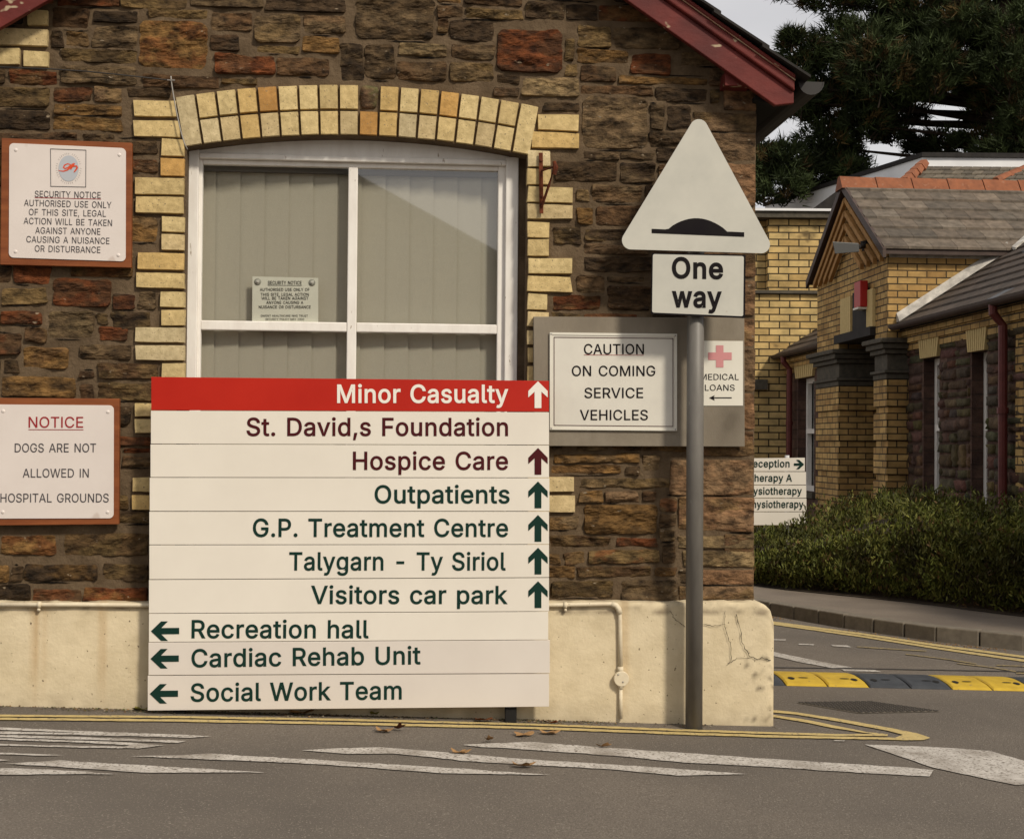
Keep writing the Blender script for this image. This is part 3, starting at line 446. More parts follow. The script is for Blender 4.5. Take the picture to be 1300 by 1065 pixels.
# window opening
ox0, ox1 = wp(235.5, 300).x, wp(668.5, 300).x
zspring = (wp(236, 187).z+wp(669, 199).z)/2; zcrown = wp(447, 173).z
half = (ox1-ox0)/2; oxc = (ox0+ox1)/2; sag = zcrown-zspring; RA = (half*half+sag*sag)/(2*sag); zca = zcrown-RA
def zarch(x, r=0):
    d = min(abs(x-oxc), RA+r-1e-3); return zca+math.sqrt((RA+r)**2-d*d)
RING = 64*MPP
zsill = wp(447, 694).z
WD = .30
mb = MB()                                          # mortar backing of the gable wall
n = 44; X = sorted(set([XL+(XR-XL)*i/n for i in range(n+1)]+[ox0, ox1, XA]+[ox0+(ox1-ox0)*i/20 for i in range(21)]))
zb = PT-.06
for a, b in zip(X[:-1], X[1:]):
    m_ = (a+b)/2; T = .05
    def q(z0a, z0b, z1a, z1b): mb.hexa([(a, 0, z0a), (b, 0, z0b), (b, WD, z0b), (a, WD, z0a), (a, 0, z1a), (b, 0, z1b), (b, WD, z1b), (a, WD, z1a)])
    if ox0 < m_ < ox1:
        q(zb, zb, zsill, zsill); q(zarch(a), zarch(b), zroof(a)+T, zroof(b)+T)
    else: q(zb, zb, zroof(a)+T, zroof(b)+T)
wall = mb.build('wall', MT['mortar'], bldg, recalc=False)
# ---- stones
def rect(px0, py0, px1, py1):
    a, b = wp(px0, (py0+py1)/2), wp(px1, (py0+py1)/2); c, d = wp((px0+px1)/2, py0), wp((px0+px1)/2, py1)
    return [a.x, b.x, d.z, c.z]
bricks_px = [  # cream brick dressings read off the photograph
 (168, 128, 225, 150), (170, 153, 229, 175), (205, 177, 235, 200), (204, 202, 235, 225), (172, 227, 235, 248), (172, 250, 234, 272), (206, 275, 235, 296), (205, 298, 235, 319),
 (175, 322, 235, 343), (174, 346, 235, 367), (204, 370, 235, 391), (204, 393, 235, 414), (172, 416, 235, 436), (172, 438, 235, 458), (206, 461, 235, 483), (205, 486, 235, 508),
 (171, 512, 235, 529), (171, 532, 235, 551), (206, 554, 235, 577), (206, 580, 235, 602), (168, 605, 235, 625), (168, 628, 235, 647), (205, 650, 235, 671), (205, 674, 235, 694),
 (682, 146, 735, 167), (674, 169, 735, 190), (669, 192, 699, 213), (669, 215, 699, 236), (669, 238, 727, 258), (669, 260, 727, 279), (669, 282, 698, 302), (669, 304, 697, 326),
 (669, 328, 727, 348), (669, 350, 727, 371), (669, 373, 695, 394), (669, 396, 697, 416), (669, 419, 727, 438), (669, 441, 727, 461), (669, 464, 697, 484), (669, 487, 697, 508),
 (669, 511, 728, 531), (669, 534, 728, 554), (669, 557, 697, 578), (669, 581, 697, 602), (669, 605, 729, 625), (669, 628, 730, 650), (669, 653, 697, 672), (669, 675, 697, 694),
 (35, 15, 62, 34), (-36, 37, 62, 59), (-12, 62, 26, 83), (31, 66, 63, 86), (-40, 62, -16, 83), (-58, 88, -14, 106)]
brects = [rect(*b) for b in bricks_px]
# group pairs into blockers
G = .014
block = [[r[0]-G, r[1]+G, r[2]-G*.8, r[3]+G*.8] for r in brects]
block.append([ox0-.01, ox1+.01, zsill-.06, zspring+.02])
for i in range(22):
    a = ox0-.07+(ox1-ox0+.14)*i/22; b = ox0-.07+(ox1-ox0+.14)*(i+1)/22
    block.append([a, b, zspring-.05, min(zarch(a, RING), zarch(b, RING))+G*1.3])
fixed_px = [(177, 27, 262, 88, 1), (452, -2, 552, 52, 4), (432, 56, 462, 103, 3), (463, 56, 502, 102, 0), (630, 37, 715, 93, 2), (738, 123, 822, 190, 4), (322, 18, 382, 56, 4),
 (800, 68, 852, 95, 2), (28, 440, 88, 468, 1), (66, 354, 142, 390, 2), (2, 365, 60, 387, 6), (142, 395, 192, 420, 3), (100, 437, 168, 457, 0), (2, 478, 98, 505, 1),
 (62, 395, 120, 430, 4), (2, 395, 55, 412, 2), (125, 415, 162, 433, 2), (0, 679, 72, 705, 1), (80, 677, 190, 705, 6), (32, 715, 125, 738, 3), (130, 715, 190, 738, 0), (105, 746, 190, 764, 2),
 (697, 655, 735, 672, 4), (740, 640, 835, 677, 1), (782, 682, 835, 694, 2), (700, 736, 778, 758, 6), (788, 735, 860, 762, 4), (698, 680, 775, 695, 5),
 (700, 590, 790, 602, 1), (735, 607, 850, 620, 6), (770, 362, 828, 394, 5), (700, 374, 762, 394, 2)]
quoin = [(917, 113, 958, 141, 9), (880, 143, 958, 168, 8), (896, 170, 958, 205, 8), (905, 207, 958, 262, 9), (890, 264, 958, 300, 8), (878, 302, 958, 352, 9), (893, 355, 958, 401, 9),
 (872, 403, 958, 440, 9), (884, 442, 958, 497, 8), (870, 499, 958, 545, 9), (880, 547, 958, 579, 9), (893, 583, 958, 628, 9), (850, 583, 888, 628, 8), (906, 631, 958, 675, 9), (862, 631, 902, 674, 9),
 (918, 678, 958, 720, 9), (860, 679, 914, 696, 7), (866, 699, 914, 720, 7), (880, 723, 958, 742, 9), (862, 744, 958, 761, 8)]
PAL = [(.058, .038, .020), (.150, .088, .032), (.120, .040, .014), (.042, .028, .016), (.115, .082, .046), (.082, .048, .024), (.125, .086, .038), (.20, .150, .080), (.150, .100, .058), (.165, .098, .054)]
WTS = [20, 9, 7, 18, 12, 18, 12, 3, 2, 0]
def shrink(st, bl, minw=.045, minh=.035):
    for b in bl:
        if st is None: return None
        if st[0] < b[1] and st[1] > b[0] and st[2] < b[3] and st[3] > b[2]:
            op = [[st[0], b[0], st[2], st[3]], [b[1], st[1], st[2], st[3]], [st[0], st[1], st[2], b[2]], [st[0], st[1], b[3], st[3]]]
            op = [o for o in op if o[1]-o[0] > minw and o[3]-o[2] > minh]
            st = max(op, key=lambda o: (o[1]-o[0])*(o[3]-o[2])) if op else None
    return st
def layout(x0, x1, z0, z1, bl, rng, gap=.010, k=1.0):
    res = []; z = z0
    while z < z1:
        h = rng.uniform(.150, .215)*k; x = x0-rng.uniform(0, .15)
        while x < x1:
            w = rng.uniform(.24, .62)*k
            if rng.random() < .09 and w < .45: rows = [h]
            elif rng.random() < .30 and h > .19*k: f = rng.uniform(.27, .38); f2 = rng.uniform(.28, .36); rows = [h*f, h*f2, h*(1-f-f2)]
            else: f = rng.uniform(.38, .62); rows = [h*f, h*(1-f)]
            zc = z+rng.uniform(-.008, .008)
            for rh in rows:
                xa = x
                while xa < x+w-.03:
                    sw = rng.uniform(.13, .42)*k
                    if xa+sw > x+w-.09: sw = x+w-xa
                    g = gap*rng.uniform(.75, 1.35)
                    if xa > x1-.06 or xa+sw < x0+.05: xa += sw; continue
                    st = shrink([max(xa+g/2, x0), min(xa+sw-g/2, x1), zc+g/2, zc+rh-g/2], bl)
                    if st: res.append(st)
                    xa += sw
                zc += rh
            x += w
        z += h
    return res
def lin(n, L_, e):
    e = min(e, L_*.22); return [0, e/L_]+[e/L_+(1-2*e/L_)*i/n for i in range(1, n)]+[1-e/L_, 1]
def stone(mb, q, fn, col, front=.016, edge=.010, jag=.007, rough=.007, res=.020, seed=0, tilt=.0, round_=.5, flat=False, back=-.012):
    """q: four corners (x,z) ccw from bottom-left; fn maps (x, out, z) to the world"""
    (ax, az), (bx, bz), (cx, cz), (dx, dz) = q
    W_ = math.hypot(bx-ax, bz-az); H_ = math.hypot(dx-ax, dz-az)
    us = lin(max(2, int(W_/res)), W_, edge); vs_ = lin(max(2, int(H_/(res*.62 if rough > .005 else res))), H_, edge); nu, nv = len(us), len(vs_)
    V = []; Cc = []
    t1, t2 = tilt*RNG.uniform(-1, 1), tilt*RNG.uniform(-1, 1)
    cxm, czm = (ax+cx)/2, (az+cz)/2; rc = min(W_, H_)*.16*round_
    for j, v in enumerate(vs_):
        for i, u in enumerate(us):
            x = (ax*(1-u)+bx*u)*(1-v)+(dx*(1-u)+cx*u)*v; z = (az*(1-u)+bz*u)*(1-v)+(dz*(1-u)+cz*u)*v
            eu = min(u, 1-u)*W_; ev = min(v, 1-v)*H_
            cu = max(0, 1-eu/(rc*2.5+1e-6)); cv = max(0, 1-ev/(rc*2.5+1e-6))
            s = cu*cv*rc*1.2
            x += math.copysign(s, .5-u); z += math.copysign(s, .5-v)
            e = max(0, 1-min(eu, ev)/.03)
            nv3 = noise.noise_vector(Vector((x*11+seed, z*11, seed*.37)))
            nv4 = noise.noise_vector(Vector((x*34+seed, z*34, seed*.7)))
            x += (nv3.x*jag+nv4.x*jag*.45)*e; z += (nv3.y*jag+nv4.y*jag*.45)*e
            if i in (0, nu-1) or j in (0, nv-1): o = back
            else:
                r = noise.noise(Vector((x*9, z*24, seed)))*rough+noise.noise(Vector((x*28, z*60, seed+9)))*rough*.6
                if rough > .005:
                    tn = noise.noise(Vector((x*7+seed, z*22+x*3*math.sin(seed), seed+3)))*3.2+noise.noise(Vector((x*31, z*50, seed)))*.5
                    r += (round(tn)*.62+tn*.15)*rough*.75
                o = max(.0015, front+r+(u-.5)*t1+(v-.5)*t2)
                if i in (1, nu-2) or j in (1, nv-2): o -= (.0018 if not flat else .0015)
            V.append(fn(x, o, z)); 
            if isinstance(col[0], tuple):
                f = (noise.noise(Vector((x*8+seed*3, z*13, 4.)))+.35*noise.noise(Vector((x*40, z*60, seed))))*4+.45; f = max(0, min(1, f))
                Cc.append(tuple(col[0][k]*(1-f)+col[1][k]*f for k in range(3)))
            else: Cc.append(col)
    F = [(j*nu+i, j*nu+i+1, (j+1)*nu+i+1, (j+1)*nu+i) for j in range(nv-1) for i in range(nu-1)]
    mb.add(V, F, Cc)
def wf(x, o, z): return (x, -o, z)
mb = MB(); st_all = []
bl = list(block)
def pal(i, rng):
    c = PAL[i]; k = rng.uniform(.75, 1.25); j = rng.choices(range(10), WTS)[0] if i < 8 else rng.choice([8, 9, 6])
    a = tuple(v*k for v in c); b = tuple((PAL[j][n]*.6+c[n]*.4)*k for n in range(3)); return (a, b)
for f in fixed_px+quoin:
    r = rect(*f[:4]); bl.append([r[0]-.007, r[1]+.007, r[2]-.007, r[3]+.007]); st_all.append((r, pal(f[4], RNG), .85 if f[4] < 7 else 1))
for r in layout(XL, XR, PT-.01, zroof(XA)+.1, bl, RNG):
    xm = (r[0]+r[1])/2
    if r[3] > zroof(xm)+.10: continue
    st_all.append((r, pal(RNG.choices(range(10), WTS)[0], RNG), 1))
def covered(x, z, m, rects): return any(r[0]-m < x < r[1]+m and r[2]-m < z < r[3]+m for r in rects)
rects = [s[0] for s in st_all]+[[b[0]+.006, b[1]-.006, b[2]+.006, b[3]-.006] for b in block]
for _ in range(2600):                            # small pinning stones in whatever the courses left open
    x, z = RNG.uniform(XL+.03, XR-.03), RNG.uniform(PT, zroof(XA))
    if z > zroof(x)+.06 or covered(x, z, .012, rects): continue
    near = [r for r in rects if r[0] < x+.3 and r[1] > x-.3 and r[2] < z+.15 and r[3] > z-.15]
    R_ = [x-.004, x+.004, z-.004, z+.004]; mw = RNG.uniform(.08, .30); mh = RNG.uniform(.05, .11); act = [1, 1, 1, 1]
    while any(act):
        for i_, s_ in ((0, -1), (1, 1), (0, -1), (1, 1), (2, -1), (3, 1)):
            if not act[i_]: continue
            T_ = list(R_); T_[i_] += s_*.005
            if T_[1]-T_[0] > mw or T_[3]-T_[2] > mh or T_[0] < XL or T_[1] > XR or T_[2] < PT or any(T_[0] < r[1]+.010 and T_[1] > r[0]-.010 and T_[2] < r[3]+.010 and T_[3] > r[2]-.010 for r in near): act[i_] = 0
            else: R_ = T_
    if R_[1]-R_[0] > .045 and R_[3]-R_[2] > .022: st_all.append((R_, pal(RNG.choices(range(10), WTS)[0], RNG), 1)); rects.append(R_)
for k, (r, c, _) in enumerate(st_all):
    j = lambda: RNG.uniform(-.006, .006)
    q = [(r[0]+j(), r[2]+j()*.7), (r[1]+j(), r[2]+j()*.7), (r[1]+j(), r[3]+j()*.7), (r[0]+j(), r[3]+j()*.7)]
    quo = k >= len(fixed_px) and k < len(fixed_px)+len(quoin)
    if quo: q[1] = (XR+RNG.uniform(-.004, .006), r[2]); q[2] = (XR+RNG.uniform(-.004, .006), r[3])
    stone(mb, q, wf, c, front=RNG.uniform(.004, .012), edge=.0035, jag=.0065 if not quo else .003, rough=.0085 if not quo else .0055, seed=k*1.7, tilt=.010, round_=.32 if not quo else .15, res=.011, back=-.004)
DK_ = (.008, .006, .004)
#                                       # open joints where the mortar has fallen out
for k, (r, c, _) in enumerate(st_all):
    if RNG.random() < .42:
        z = r[2]-.0045 if RNG.random() < .75 else r[3]+.0045; a = r[0]+RNG.uniform(0, .4)*(r[1]-r[0]); b = min(r[1], a+RNG.uniform(.3, .9)*(r[1]-r[0])); n = 8; A = []; B = []
        for i in range(n+1):
            x = a+(b-a)*i/n; zz0 = z+.004*noise.noise(Vector((x*30, z*30, 8))); w = .0028*math.sin(math.pi*i/n)*(.5+RNG.random()); A.append((x, -.0030, zz0+w)); B.append((x, -.0030, zz0-w))
        if ox0-.01 < (a+b)/2 < ox1+.01 and z < zarch((a+b)/2, RING)+.02: continue
        mb.add(A+B, [(i, i+1, n+2+i, n+1+i) for i in range(n)], DK_)
stones = mb.build('stonework', MT['stone'], bldg, smooth=False, recalc=False)
# ---- cream brick dressings
CRP = [((.56, .43, .21), 10), ((.60, .475, .245), 8), ((.54, .425, .235), 5), ((.56, .395, .165), 2.5), ((.52, .31, .105), .8), ((.55, .455, .275), 3)]
def cream():
    c = RNG.choices([a for a, _ in CRP], [b for _, b in CRP])[0]; k = RNG.uniform(.88, 1.08); return tuple(v*k for v in c)
mb = MB()
for k, r in enumerate(brects):
    if k in (24, 48): mb.mark()
    j = lambda: RNG.uniform(-.003, .003)
    q = [(r[0]+j(), r[2]+j()), (r[1]+j()*.5, r[2]+j()), (r[1]+j()*.5, r[3]+j()), (r[0]+j(), r[3]+j())]
    if RNG.random() < .12 and r[1]-r[0] > .15: ci = RNG.choice([0, 3] if r[1] < oxc else [1, 2]); q[ci] = (q[ci][0]+(.010 if ci in (0, 3) else -.010), q[ci][1]+(.004 if ci < 2 else -.004))
    c = cream()
    stone(mb, q, wf, (c, tuple(v*.92 for v in c)), front=.020+RNG.uniform(-.002, .002), edge=.0028, jag=.0022, rough=.0005, res=.03, seed=k*2.3+500, round_=.12, flat=True)
mb.mark()
nv = 18; tot = 2*math.asin((half+.012)/RA); step = tot/nv
for k in range(nv):
    a0 = -tot/2+step*k; a1 = a0+step
    g = .0035/RA
    P = lambda a, r: (oxc+math.sin(a)*r, zca+math.cos(a)*r)
    full = k in (0, nv-1)
    segs = [(RA+.003, RA+RING)] if full else [(RA+.003, RA+RING*.485), (RA+RING*.515, RA+RING)]
    for si, (ra, rb) in enumerate(segs):
        if si == 1 and k == 9 and not full: continue
        c = cream()
        if (k == 4 and si == 1) or (k == 9 and si == 0): c = (.43, .235, .075)
        q = [P(a0+g, ra), P(a1-g, ra), P(a1-g, rb), P(a0+g, rb)]
        stone(mb, q, wf, (c, tuple(v*.92 for v in c)), front=.020+RNG.uniform(-.002, .002), edge=.0028, jag=.0014, rough=.0005, res=.03, seed=k*3.1+900+si, round_=.08, flat=True)
mb.build('cream_brick_dressing', MT['cream'], bldg, smooth=False, recalc=False)
mb = MB()                                          # mossy stone filling the missing voussoir
a0 = -tot/2+step*9; a1 = a0+step
stone(mb, [P(a0+.001, RA+RING*.52), P(a1-.001, RA+RING*.52), P(a1, RA+RING*1.02), P(a0, RA+RING*1.02)], wf, ((.10, .10, .045), (.12, .075, .045)), front=.012, seed=77)
mb.build('mossy_keystone', MT['stone'], bldg, smooth=True, recalc=False)
# thin dark mortar behind the bricks of the arch
# ---- reveals already in the wall mesh; plinth
def plinth():
    mb = MB(); x0, x1 = XL-.10, wp(983, 860, PL).x; rc = .075
    nxx = int((x1-x0)/.018); 
    def top(x):
        t = PT+.006*noise.noise(Vector((x*9, 0, 0)))+.004*noise.noise(Vector((x*31, 3, 0)))
        if x > x1-rc: t = PT-.004-rc*1.15*(1-math.sqrt(max(0, 1-((x-(x1-rc))/rc)**2)))
        return t
    nz_ = 30; V = []; Cc = []
    st_x = [wp(p, 800).x for p in (50, 135, 790, 62)]
    for j in range(nz_+4):
        for i in range(nxx+1):
            x = x0+(x1-x0)*i/nxx; zb_ = gz(x)-.05; t = top(x)
            if j <= nz_: z = zb_+(t-zb_)*min(1, j/nz_); o = PL+.004*noise.noise(Vector((x*4, z*4, 1)))+.0015*noise.noise(Vector((x*30, z*30, 1)))
            if j == nz_: o -= .004
            if j == nz_+1: z = t+.004; o = PL-.018
            if j == nz_+2: z = t+.006; o = .02
            if j == nz_+3: z = t+.006; o = -.2
            e = max(0, 1-(x1-x)/.05)
            if x1-x < .02 : o = o-.012*(1-(x1-x)/.02)
            V.append((x, -o, z))
            c = np.array((.62, .525, .355))
            hz = (z-zb_)/(t-zb_+1e-6)
            n1 = noise.noise(Vector((x*2.2, z*3, 7)))
            c = c*(1+.09*n1)
            dirt = max(0, 1-(z-gz(x))/.10)*(.5+.5*noise.noise(Vector((x*14, z*20, 2))))
            c = c*(1-.45*dirt)+np.array((.17, .12, .07))*.45*dirt
            if hz > .90:
                w = max(0, noise.noise(Vector((x*16, z*40, 5)))+.15)*1.5; w = min(1, w); c = c*(1-w*.75)+np.array((.17, .13, .085))*w*.75
            for sx_, am in zip(st_x, (.5, .42, .35, .2)):
                d = abs(x-sx_-.006*noise.noise(Vector((z*9, sx_, 0)))); w = am*math.exp(-(d/.014)**2)*min(1, max(0, (hz-.08)*2.2)); c = c*(1-w)+np.array((.36, .19, .05))*w
            if x > x1-.13:
                w = max(0, noise.noise(Vector((x*38, z*38, 11)))-.18)*2.5*(1 if hz < .6 else .2); w = min(1, w); c = c*(1-w*.8)+np.array((.15, .12, .08))*w*.8
            Cc.append(tuple(c))
    n1 = nxx+1
    F = [(j*n1+i, j*n1+i+1, (j+1)*n1+i+1, (j+1)*n1+i) for j in range(nz_+3) for i in range(nxx)]
    mb.add(V, F, Cc)
    # right-hand return
    k = len(V); z_ = [(V[(j)*n1+nxx]) for j in range(nz_+1)]
    R_ = []
    for (x, y, z) in z_: R_ += [(x, y, z), (x, BD, z)]
    mb.add(R_, [(2*j, 2*j+1, 2*j+3, 2*j+2) for j in range(nz_)], (.56, .455, .285))
    return mb.build('plinth', MT['render'], bldg, smooth=True, recalc=False), x1
pl_, PX1 = plinth()
# cracks in the render
mb = MB()
def crack(pts, w=.0022):
    P_ = [wp(x, y, PL+.004) for x, y in pts]; out = []
    for a, b in zip(P_[:-1], P_[1:]):
        for k in range(5):
            q = a.lerp(b, k/5); out.append(q+Vector((RNG.uniform(-.003, .003), -.002, RNG.uniform(-.003, .003))))
    out.append(P_[-1])
    L_, R_ = [], []
    for i, q in enumerate(out):
        d = (out[min(i+1, len(out)-1)]-out[max(i-1, 0)]).normalized(); p = Vector((-d.z, 0, d.x)); ww = w*RNG.uniform(.25, .7)
        L_.append(q+p*ww); R_.append(q-p*ww)
    n = len(out); mb.add(L_+R_, [(i, i+1, n+i+1, n+i) for i in range(n-1)])
zc9 = lambda a, b: (860+a/2.954, 650+b/2.954)
crack([zc9(*p) for p in [(90, 418), (130, 428), (175, 420), (185, 460), (200, 495), (200, 560), (185, 575)]])
crack([zc9(*p) for p in [(178, 370), (176, 420)]], .0016)
crack([zc9(*p) for p in [(218, 380), (235, 430), (242, 490), (270, 540), (300, 552), (315, 545), (350, 555)]], .003)
crack([zc9(*p) for p in [(200, 562), (225, 545), (270, 545)]], .0016)
crack([(850, 775), (856, 785), (865, 792), (870, 795)], .002)
mb.build('crack', MT['dark'], pl_, recalc=False)
# ---- side and back walls, floor, ceiling of the room
mb = MB(); zt = zroof(XR-.02)
mb.box(XR-.25, XR, WD, BD, zb-.6, zt+.05); mb.mark(); mb.box(XL, XL+.25, WD, BD, zb-.6, zt+.05)
mb.build('side_wall', MT['sidestone'], bldg, uv=True)
mb = MB(); mb.prism([(XL+.25, BD-.25, zb-.6), (XR-.25, BD-.25, zb-.6), (XR-.25, BD-.25, zr(XR-.25)), (XA, BD-.25, zr(XA)-.02), (XL+.25, BD-.25, zl(XL+.25))], (0, .25, 0))
mb.build('back_wall', MT['sidestone'], bldg, uv=True)
mb = MB(); mb.box(XL+.26, XR-.26, WD+.001, BD-.26, zspring+.25, zspring+.28); mb.box(XL+.26, XR-.26, WD+.001, BD-.26, zb-.2, zb-.15); mb.box(XL+.26, XR-.26, 2.0, 2.05, zb-.14, zspring+.24)
mb.build('room_lining', MT['room'], bldg)
# ---- roof
th = .145                                        # vertical depth of the bargeboard
EX_R = wp(1008, 110, BO).x; EX_L = XA-(EX_R-XA)*1.02
def slope_pt(x, dz, side): return Vector((x, 0, (zr(x) if side > 0 else zl(x))+dz))
VT = abs(wp(900, 22, BO).z-wp(900, 78, BO).z)     # vertical height of board + moulding
roof = MB(); bb = MB(); mo = MB(); pe = MB()
for side, xe in ((1, EX_R), (-1, EX_L)):
    bb.mark(); mo.mark(); pe.mark(); roof.mark()
    a = XA; b = xe
    def beam(m, d0, d1, y0, y1, xa=a, xb=b):
        za0, zb0 = slope_pt(xa, d0, side).z, slope_pt(xb, d0, side).z; za1, zb1 = slope_pt(xa, d1, side).z, slope_pt(xb, d1, side).z
        m.hexa([(xa, y0, za0), (xb, y0, zb0), (xb, y1, zb0), (xa, y1, za0), (xa, y0, za1), (xb, y0, zb1), (xb, y1, zb1), (xa, y1, za1)])
    xend = b
    # lower board: bottom corner cut square to the slope
    xc_ = xe-side*.085
    z0a = slope_pt(a, 0, side).z; zc0 = slope_pt(xc_, 0, side).z; zt1 = slope_pt(xe, VT*.60, side).z; zt0 = slope_pt(a, VT*.60, side).z
    zlow = slope_pt(xe, 0, side).z+.085*abs(sr if side > 0 else sl_)+.012
    bb.prism([(a, -BO, z0a), (xc_, -BO, zc0), (xe, -BO, zlow), (xe, -BO, zt1), (a, -BO, zt0)], (0, .03, 0))
    beam(mo, VT*.60, VT*.84, -BO-.018, -BO+.03)
    beam(mo, VT*.86, VT*.97, -BO-.030, -BO+.03)
    beam(pe, VT*.84, VT*.86, -BO-.022, -BO+.02)
    # slate edges in overlapping steps
    ln = abs(xe-a)+.06; n = int(ln/.21)
    for k in range(n):
        xa = a+side*k*ln/n; xb = xa+side*.25
        if k == n-1: xb = a+side*ln
        lift = .014
        za, zb2 = slope_pt(xa, VT*1.0, side).z, slope_pt(xb, VT*1.0, side).z+lift
        roof.hexa([(xa, -BO-.055, za), (xb, -BO-.055, zb2), (xb, BD+.1, zb2), (xa, BD+.1, za), (xa, -BO-.055, za+.012), (xb, -BO-.055, zb2+.012), (xb, BD+.1, zb2+.012), (xa, BD+.1, za+.012)])
    # boarding under the slates
    beam(roof, VT*.80, VT*.97, -BO+.032, BD+.05, a, xe+side*.0)
o = roof.build('roof', MT['darkslate'], bldg)
bb.build('bargeboard', MT['redpaint'], bldg, bevel=.004); mo.build('bargeboard_moulding', MT['redpaint'], bldg, bevel=.012, segs=3); pe.build('peeling_batten', MT['peel'], bldg)
mb = MB(); r = [wp(917, 100, .06), wp(947, 110, .06)]
mb.box(wp(917, 105, .05).x, wp(950, 105, .05).x, -.10, .02, wp(930, 113, .05).z, wp(930, 96, .05).z)
mb.build('eaves_block', MT['redpaint'], bldg, bevel=.003)
mb = MB()                                        # half-round gutter along the right eaves, seen end on
gc = wp(1030, 104, .10); gr = 17*MPP
arc = [(gc.x+math.cos(t)*gr, gc.z+math.sin(t)*gr) for t in [math.pi+math.pi*i/10 for i in range(11)]]
arc2 = [(gc.x+math.cos(t)*(gr-.006), gc.z+math.sin(t)*(gr-.006)) for t in [math.pi+math.pi*i/10 for i in range(11)]][::-1]
mb.prism([(x, -.10, z) for x, z in arc+arc2], (0, BD+.1, 0)); mb.prism([(x, -.098, z) for x, z in arc], (0, .004, 0))
mb.build('gutter', MT['greygutter'], bldg)
# soffit
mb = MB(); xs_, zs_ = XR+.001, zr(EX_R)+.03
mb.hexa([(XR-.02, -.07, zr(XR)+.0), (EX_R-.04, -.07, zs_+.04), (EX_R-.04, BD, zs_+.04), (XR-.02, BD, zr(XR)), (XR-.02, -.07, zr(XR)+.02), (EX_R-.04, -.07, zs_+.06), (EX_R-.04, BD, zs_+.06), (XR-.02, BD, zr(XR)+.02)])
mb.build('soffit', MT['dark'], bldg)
# ---- window
FR = -.075                                       # frame face recess
def bx(mb, px0, py0, px1, py1, f=FR, d=.05, tilt=True):
    """slab on plane f (out of wall) with photo-pixel corners; depth d going inwards"""
    p = [wp(px0, py1, f), wp(px1, py1, f), wp(px1, py0, f), wp(px0, py0, f)]
    x0 = (p[0].x+p[3].x)/2; x1 = (p[1].x+p[2].x)/2; z0 = (p[0].z+p[1].z)/2; z1 = (p[2].z+p[3].z)/2
    mb.box(x0, x1, -f, -f+d, z0, z1); return x0, x1, z0, z1
win = MB()
fx0 = wp(237.5, 400, FR).x; fx1 = wp(657, 400, FR).x; zb0 = zsill-.01
zh = wp(447, 202, FR).z                          # underside of the head board
win.box(fx0-.03, wp(250, 400, FR).x, -FR, -FR+.09, zb0, zspring+.02)
win.box(wp(641, 400, FR).x, fx1, -FR, -FR+.09, zb0, zspring+.01)
pts = [(fx0-.03, -FR+.012, zh)]+[(wp(641, 400, FR).x+.05, -FR+.012, zh)]
xs_ = [wp(645, 400, FR).x+(fx0-.03-wp(645, 400, FR).x)*i/24 for i in range(25)]
win.prism([(fx0-.03, -FR+.012, zh), (xs_[0], -FR+.012, zh)]+[(x, -FR+.012, zarch(x)+.02) for x in xs_], (0, .05, 0))
win.box(wp(250, 400, FR).x, wp(641, 400, FR).x, -FR, -FR+.06, zh-.012, zh+.012)
wob = thing  # alias unused
wfr = win.build('window', MT['wpaint'], bldg, bevel=.004)
jp = MB(); jp.box(fx1+.001, ox1+.01, .085, .14, zb0, zspring+.005); jp.build('jamb_pointing', MT['mortar'], bldg)
sash = MB(); SF = -.098
zt_ = zh-.012; zb_l = wp(345, 413, SF).z; 
tr0, tr1 = wp(447, 409.5, SF).z, wp(447, 421.5, SF).z
X0, X1, X2, X3 = wp(249, 400, SF).x, wp(255, 400, SF).x, wp(631, 400, SF).x, wp(642, 400, SF).x
M0, M1 = wp(440.5, 400, SF).x, wp(452.5, 400, SF).x
sash.box(X0, X1, -SF, -SF+.04, zb0+.03, zt_); sash.box(X2, X3, -SF, -SF+.04, zb0+.03, zt_)
sash.box(X1, X2, -SF+.0015, -SF+.0385, zt_-.022, zt_); sash.box(X1, X2, -SF+.0015, -SF+.0385, zb0+.03, zb0+.09)
sash.box(M0, M1, -SF-.003, -SF+.035, zb0+.09, zt_-.022)
sash.box(X1, M0, -SF+.001, -SF+.034, tr1, tr0); sash.box(M1, X2, -SF+.001, -SF+.034, tr1, tr0)
sash.build('glazing_bar', MT['wpaint'], wfr, bevel=.0045)
for (a, b, c, d) in ((X1, M0, tr0, zt_-.022), (M1, X2, tr0, zt_-.022), (X1, M0, zb0+.09, tr1), (M1, X2, zb0+.09, tr1)):
    g = MB(); yy = -SF+.018; g.add([(a, yy, c), (b, yy, c), (b, yy, d), (a, yy, d)], [(0, 1, 2, 3)]); g.build('pane', MT['glass'], wfr, recalc=False)
sl2 = MB(); sl2.box(ox0-.02, ox1+.02, -.06, .10, zsill-.06, zsill-.012); sl2.build('sill', MT['wpaint'], wfr, bevel=.006)
bl_ = MB(); yb = .165; zt2 = wp(345, 226, -yb).z; x = wp(252, 400, -yb).x-.05; sw = wp(300+31, 400, -yb).x-wp(300, 400, -yb).x
while x < wp(640, 400, -yb).x+.05:
    n = 6; V = []; zlo = zb0+.02
    for i in range(n+1):
        u = i/n; xx = x+u*(sw+.012); yy = yb+.005*(1-2*u)+.001*math.sin(u*math.pi)
        V += [(xx, yy, zlo), (xx, yy, zt2+.02)]
    bl_.add(V, [(2*i, 2*i+2, 2*i+3, 2*i+1) for i in range(n)]); x += sw
blo = bl_.build('vertical_blind', MT['blind'], wfr, recalc=False)
hr = MB(); hr.box(X0-.02, X3+.02, yb-.03, yb+.03, zt2+.02, zt2+.06); hr.build('headrail', MT['room'], blo)

